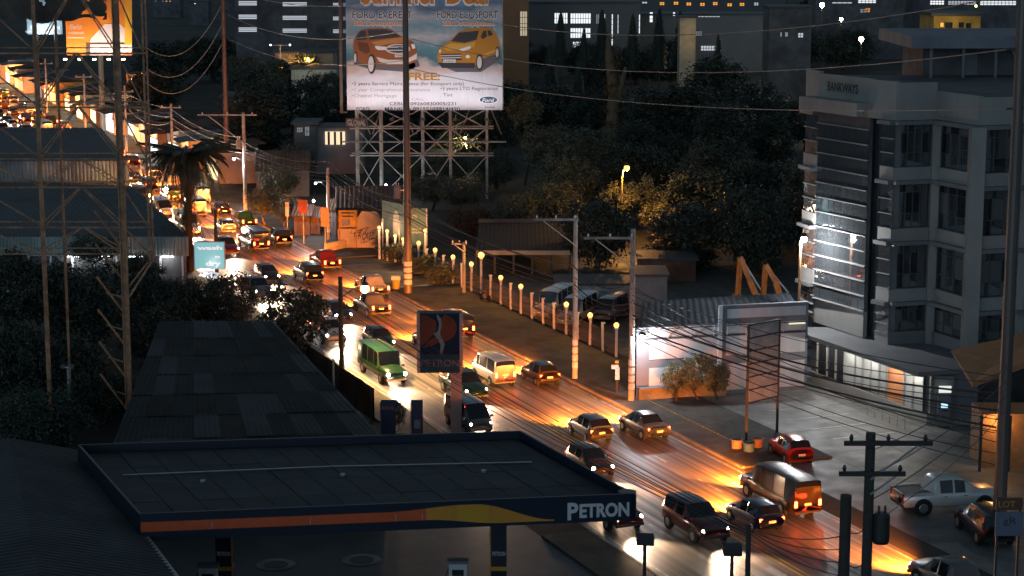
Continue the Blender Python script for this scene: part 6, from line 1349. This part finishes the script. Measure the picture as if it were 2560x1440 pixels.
# conifers in front of the lit building
for (px, yt, yb, Y, lb) in ((1648, 22, 130, 395, 'a'), (1402, 30, 120, 410, 'b'), (1505, 25, 140, 400, 'c'), (1700, 28, 130, 400, 'd'), (1716, 40, 130, 392, 'e'), (1795, 85, 150, 380, 'f'), (1582, 35, 130, 396, 'g'), (1460, 70, 130, 392, 'h'), (1445, 150, 260, 330, 'i'), (1375, 110, 240, 340, 'j')):
    h = (yb - yt + 40) * Y / 4900; tree(px, (yt + yb) / 2 + 20, Y, h, h * .34, 'cone', leaf_unlit, 'slim dark conifer before the far lit buildings', 'conifers before the far buildings', 'conifer', 'tree')
# far wooded ground up to the top of the picture
rt3 = random.Random(77)
for k in range(90):
    px = rt3.uniform(360, 2560); py = rt3.uniform(20, 330); Yg = 31 * 4900 / (py + 150) ; Y = Yg * rt3.uniform(.80, .95)
    if Y < 175 or Y > 800: continue
    if 560 < px < 860 and py < 200 or 1300 < px < 1950 and py < 130 or 860 < px < 1260 and py < 290 or 2200 < px < 2500 and py < 130: 
        if rt3.random() < .85: continue
    if px > 1990 and py > 150: continue
    w = rt3.uniform(8, 13) * (1 + Y / 1200)
    kd_ = rt3.choice(['wide', 'round', 'round', 'tall'])
    tree(px, py, Y, w * .75, w, kd_, leaf_unlit, {'wide': 'broad', 'round': 'round crowned', 'tall': 'tall narrow'}[kd_] + ' dark tree on the unlit ground far behind', 'dark trees far behind')
for (px, py, Y, h, w) in ((640, 200, 330, 8, 12), (710, 190, 335, 8, 12), (760, 160, 345, 5, 7), (600, 175, 345, 7, 9), (820, 215, 318, 6, 8)):
    tree(px, py, Y, h, w, 'wide', leaf_dark, 'dark broad tree before the orange lit wall', 'trees before the orange lit wall')

# ================================================================== FAR BUILDINGS
def far_block(x0, x1, yt, Y, name, label, wall, depth=14, wins=(), roof=True):
    a, b = D(x0, yt, Y), D(x1, yt, Y); t = thing(name, label, 'building', ((a.x + b.x) / 2, Y + depth / 2, 0)); h = max(3.0, a.z)
    part('wall', MB().obox((a.x, Y, 0), (b.x - a.x, 0, 0), (0, depth, 0), (0, 0, h)), wall, t)
    if roof: part('roof', MB().obox((a.x - .4, Y - .4, h + .01), (b.x - a.x + .8, 0, 0), (0, depth + .8, 0), (0, 0, .35)), roof_dark, t)
    for (wx0, wy0, wx1, wy1, m, bars, rows_) in wins:
        p, q = D(wx0, wy0, Y), D(wx1, wy1, Y)
        w = part('window', MB().obox((p.x, Y - .06, q.z), (q.x - p.x, 0, 0), (0, .05, 0), (0, 0, p.z - q.z)), m, t)
        fr = MB(); fw = .10 * Y / 400
        for k in range(bars + 1): x = lerp(p.x, q.x, k / max(1, bars)); fr.box((x, Y - .1, (p.z + q.z) / 2), (fw, .06, p.z - q.z))
        for k in range(rows_ + 1): z = lerp(p.z, q.z, k / max(1, rows_)); fr.box(((p.x + q.x) / 2, Y - .1, z), (q.x - p.x, .06, fw))
        part('window_frame', fr, dark_steel, w)
    return t
cool = glow('cool lit window', (.80, .86, .95), .62); cool2 = glow('bright cool window', (.9, .95, 1), 1.1); amber = glow('amber lit window', (1, .42, .06), 1.2); dimw = glow('dim grey window', (.5, .56, .62), .35)
wl = []
for (y0, y1) in ((2, 15), (36, 49), (68, 81)):
    wl += [(596, y0, 643, y1 - 1, cool, 1, 3), (706, y0 + 3, 768, y1 + 1, cool, 1, 3), (832, y0 + 5, 855, y1 + 2, cool, 1, 3), (857, y0 + 5, 866, y1 + 2, dimw, 1, 3)]
far_block(586, 900, -60, 400, 'office_block', 'dark office block with three rows of louvred lit windows', dark_wall, 20, wl)
a = far_block(688, 832, 133, 352, 'orange_lit_shed', 'long shed wall glowing orange behind dark trees', cream_wall, 8)
p = D(770, 150, 344); lamp(p, (1, .45, .08), 2600, .3, a); part('lamp', MB().ball(p + Vector((0, .4, .2)), .2, 6, 4), glow('orange spot', (1, .6, .2), 12), a); p = D(720, 150, 344); lamp(p, (1, .45, .08), 1200, .3, a)  # point lights added in front to light the wall orange
a = far_block(728, 842, 174, 330, 'pale_ribbed_shed', 'pale ribbed shed wall below the orange one', M('pale ribbed sheet', (.5, .48, .38), .6, var=.2), 6); p = D(770, 182, 324); lamp(p, (1, .85, .6), 260, .3, a); part('ribs', MB().corr((D(728, 180, 330).x, 329.95), (D(842, 180, 330).x, 329.95), 1, D(728, 176, 330).z, 0, .5, .08), MATS['pale ribbed sheet'], a)
dp = D(701, 135, 346); tl_ = thing('twin_lamp_post', 'slim twin armed lamp post above the orange wall', 'lamp post', (dp.x, 346, 0)); zt_ = D(701, 113, 346).z
part('post', MB().tube([(0, 0, 0), (0, 0, zt_)], .09, 6), galv, tl_, True); part('arm', MB().bar((-1.7, 0, zt_), (1.7, 0, zt_), .08), galv, tl_, True)
for x in (-1.7, 1.7): part('lamp_head', MB().ball((x, 0, zt_ + .05), .14, 6, 4), glow('small white', (.9, .95, 1), 10), tl_, True)
far_block(556, 600, 245, 300, 'dark_house', 'dark house with one small white window behind the reddish pole', dark_wall, 8, [(584, 249, 605, 261, cool, 2, 1)])
far_block(735, 790, 312, 262, 'gate_house', 'dark house with white grille window left of the lit kiosk', dark_wall, 6, [(742, 318, 757, 331, dimw, 3, 2), (762, 316, 774, 340, dimw, 3, 2)])
far_block(1066, 1130, 395, 256, 'low_white_lit_shed', 'low shed with bright white strip window behind the billboard legs', dark_wall, 6, [(1064, 430, 1115, 437, cool2, 8, 1)], True)
wl = [(1386, 32, 1419, 59, cool2, 6, 2), (1426, 33, 1477, 59, cool2, 8, 2), (1426, 70, 1476, 95, cool2, 8, 2), (1432, 104, 1463, 119, cool2, 6, 1), (1490, 35, 1498, 60, dimw, 2, 1), (1509, 35, 1513, 60, cool2, 1, 1), (1529, 35, 1532, 115, cool2, 1, 6), (1544, 36, 1546, 84, cool2, 1, 4), (1597, 36, 1600, 84, cool2, 1, 3)]
far_block(1296, 1600, 8, 450, 'lit_hall', 'broad building with tall lit grid windows beyond the conifers', M('slate wall', (.12, .125, .13), .8, var=.2, scale=.1), 25, wl)
far_block(1258, 1322, -20, 425, 'brick_block', 'orange brown block right behind the billboard edge', M('orange brown render', (.30, .15, .07), .8, var=.2, scale=.2), 10, [(1300, 28, 1318, 90, glow('warm slit window', (1, .8, .55), .5), 3, 4)])
wl = [(1496 + k, 0, 1504 + k, 8, amber, 2, 2) for k in (0,)] + [(x, y, x + 12, y + 8, amber, 2, 2) for (x, y) in ((1553, 1), (1584, 2), (1649, 5), (1684, 4), (1716, 6), (1750, 7), (1782, 5), (1818, 8), (1849, 7))] + [(1885, 6, 1896, 14, cool, 2, 2), (1605, 4, 1618, 9, cool, 2, 1)]
far_block(1480, 1960, -30, 640, 'hill_hotel', 'long far building with a row of small amber windows', M('slate wall', (.12, .125, .13), .8), 20, wl)
far_block(1600, 1925, 38, 470, 'flat_roof_school', 'wide pale grey building with few lamps beyond the conifers', M('mid grey wall', (.16, .165, .17), .8, var=.2, scale=.15), 15, [(1624, 30, 1632, 56, cool2, 1, 3), (1741, 40, 1800, 43, cool, 6, 1), (1752, 114, 1792, 127, cool, 6, 2), (1739, 78, 1755, 90, dimw, 3, 3), (1682, 30, 1688, 40, cool2, 1, 1)])
a = far_block(1700, 1740, 45, 385, 'yellow_lit_house', 'small house corner lit yellow between the conifers', cream_wall, 5); p = D(1732, 88, 381); lamp(p, (1, .75, .35), 160, .2, a)
wl = [(2145, 0, 2190, 8, cool2, 5, 2), (2150, 22, 2175, 32, dimw, 3, 2), (2163, 20, 2176, 30, amber, 2, 2), (2080, 5, 2130, 9, cool, 4, 1)]
far_block(2040, 2260, -20, 520, 'far_flats', 'far block of flats with scattered white windows below the hill lamps', dark_wall, 14, wl)
wl = [(2325, 1, 2360, 12, cool2, 5, 2), (2370, 2, 2440, 12, cool, 9, 3), (2450, 2, 2540, 13, cool2, 10, 3)]
far_block(2300, 2600, -25, 560, 'far_mall', 'long far building with bright striped windows at the right', dark_wall, 20, wl)
YH = far_block(2335, 2452, 40, 235, 'yellow_house', 'upper storey of a yellow lit house above the bank roof storey', M('yellow house wall', (.50, .34, .08), .75, var=.3, scale=1, stain=.3), 8, [(2350, 56, 2359, 68, amber, 1, 1), (2363, 56, 2380, 70, dark_glass, 3, 1), (2397, 56, 2408, 68, dark_glass, 2, 1), (2415, 58, 2425, 70, dark_glass, 2, 1)], True)
p = D(2380, 52, 231.0); lamp(p, (1, .68, .25), 240, .2, YH); p = D(2440, 15, 231); part('lamp', MB().ball(p, .14, 6, 4), glow('orange spot', (1, .6, .2), 12), YH)
far_block(1925, 2030, 20, 380, 'dim_flats', 'dim narrow flats left of the hill lamps', dark_wall, 10, [(1950, 80, 1955, 92, dimw, 1, 1), (1962, 80, 1970, 92, dimw, 1, 1), (1995, 82, 2008, 94, cool, 2, 2)])
rt4 = random.Random(99)
for k in range(26):
    px = rt4.uniform(380, 2540); py = rt4.uniform(-10, 14); Y = rt4.uniform(600, 900); wd = rt4.uniform(30, 80)
    if 860 < px < 1260: continue
    wl = [(px + 4 + 9 * i, py + 4, px + 9 + 9 * i, py + 7, rt4.choice([cool, cool2, amber, dimw]), 1, 1) for i in range(int(wd / 10)) if rt4.random() < .5]
    far_block(px, px + wd, py, Y, 'hill_house', 'tiny far house with lit windows on the dark hill', dark_wall, 8, wl)['group'] = 'tiny far houses on the hill'
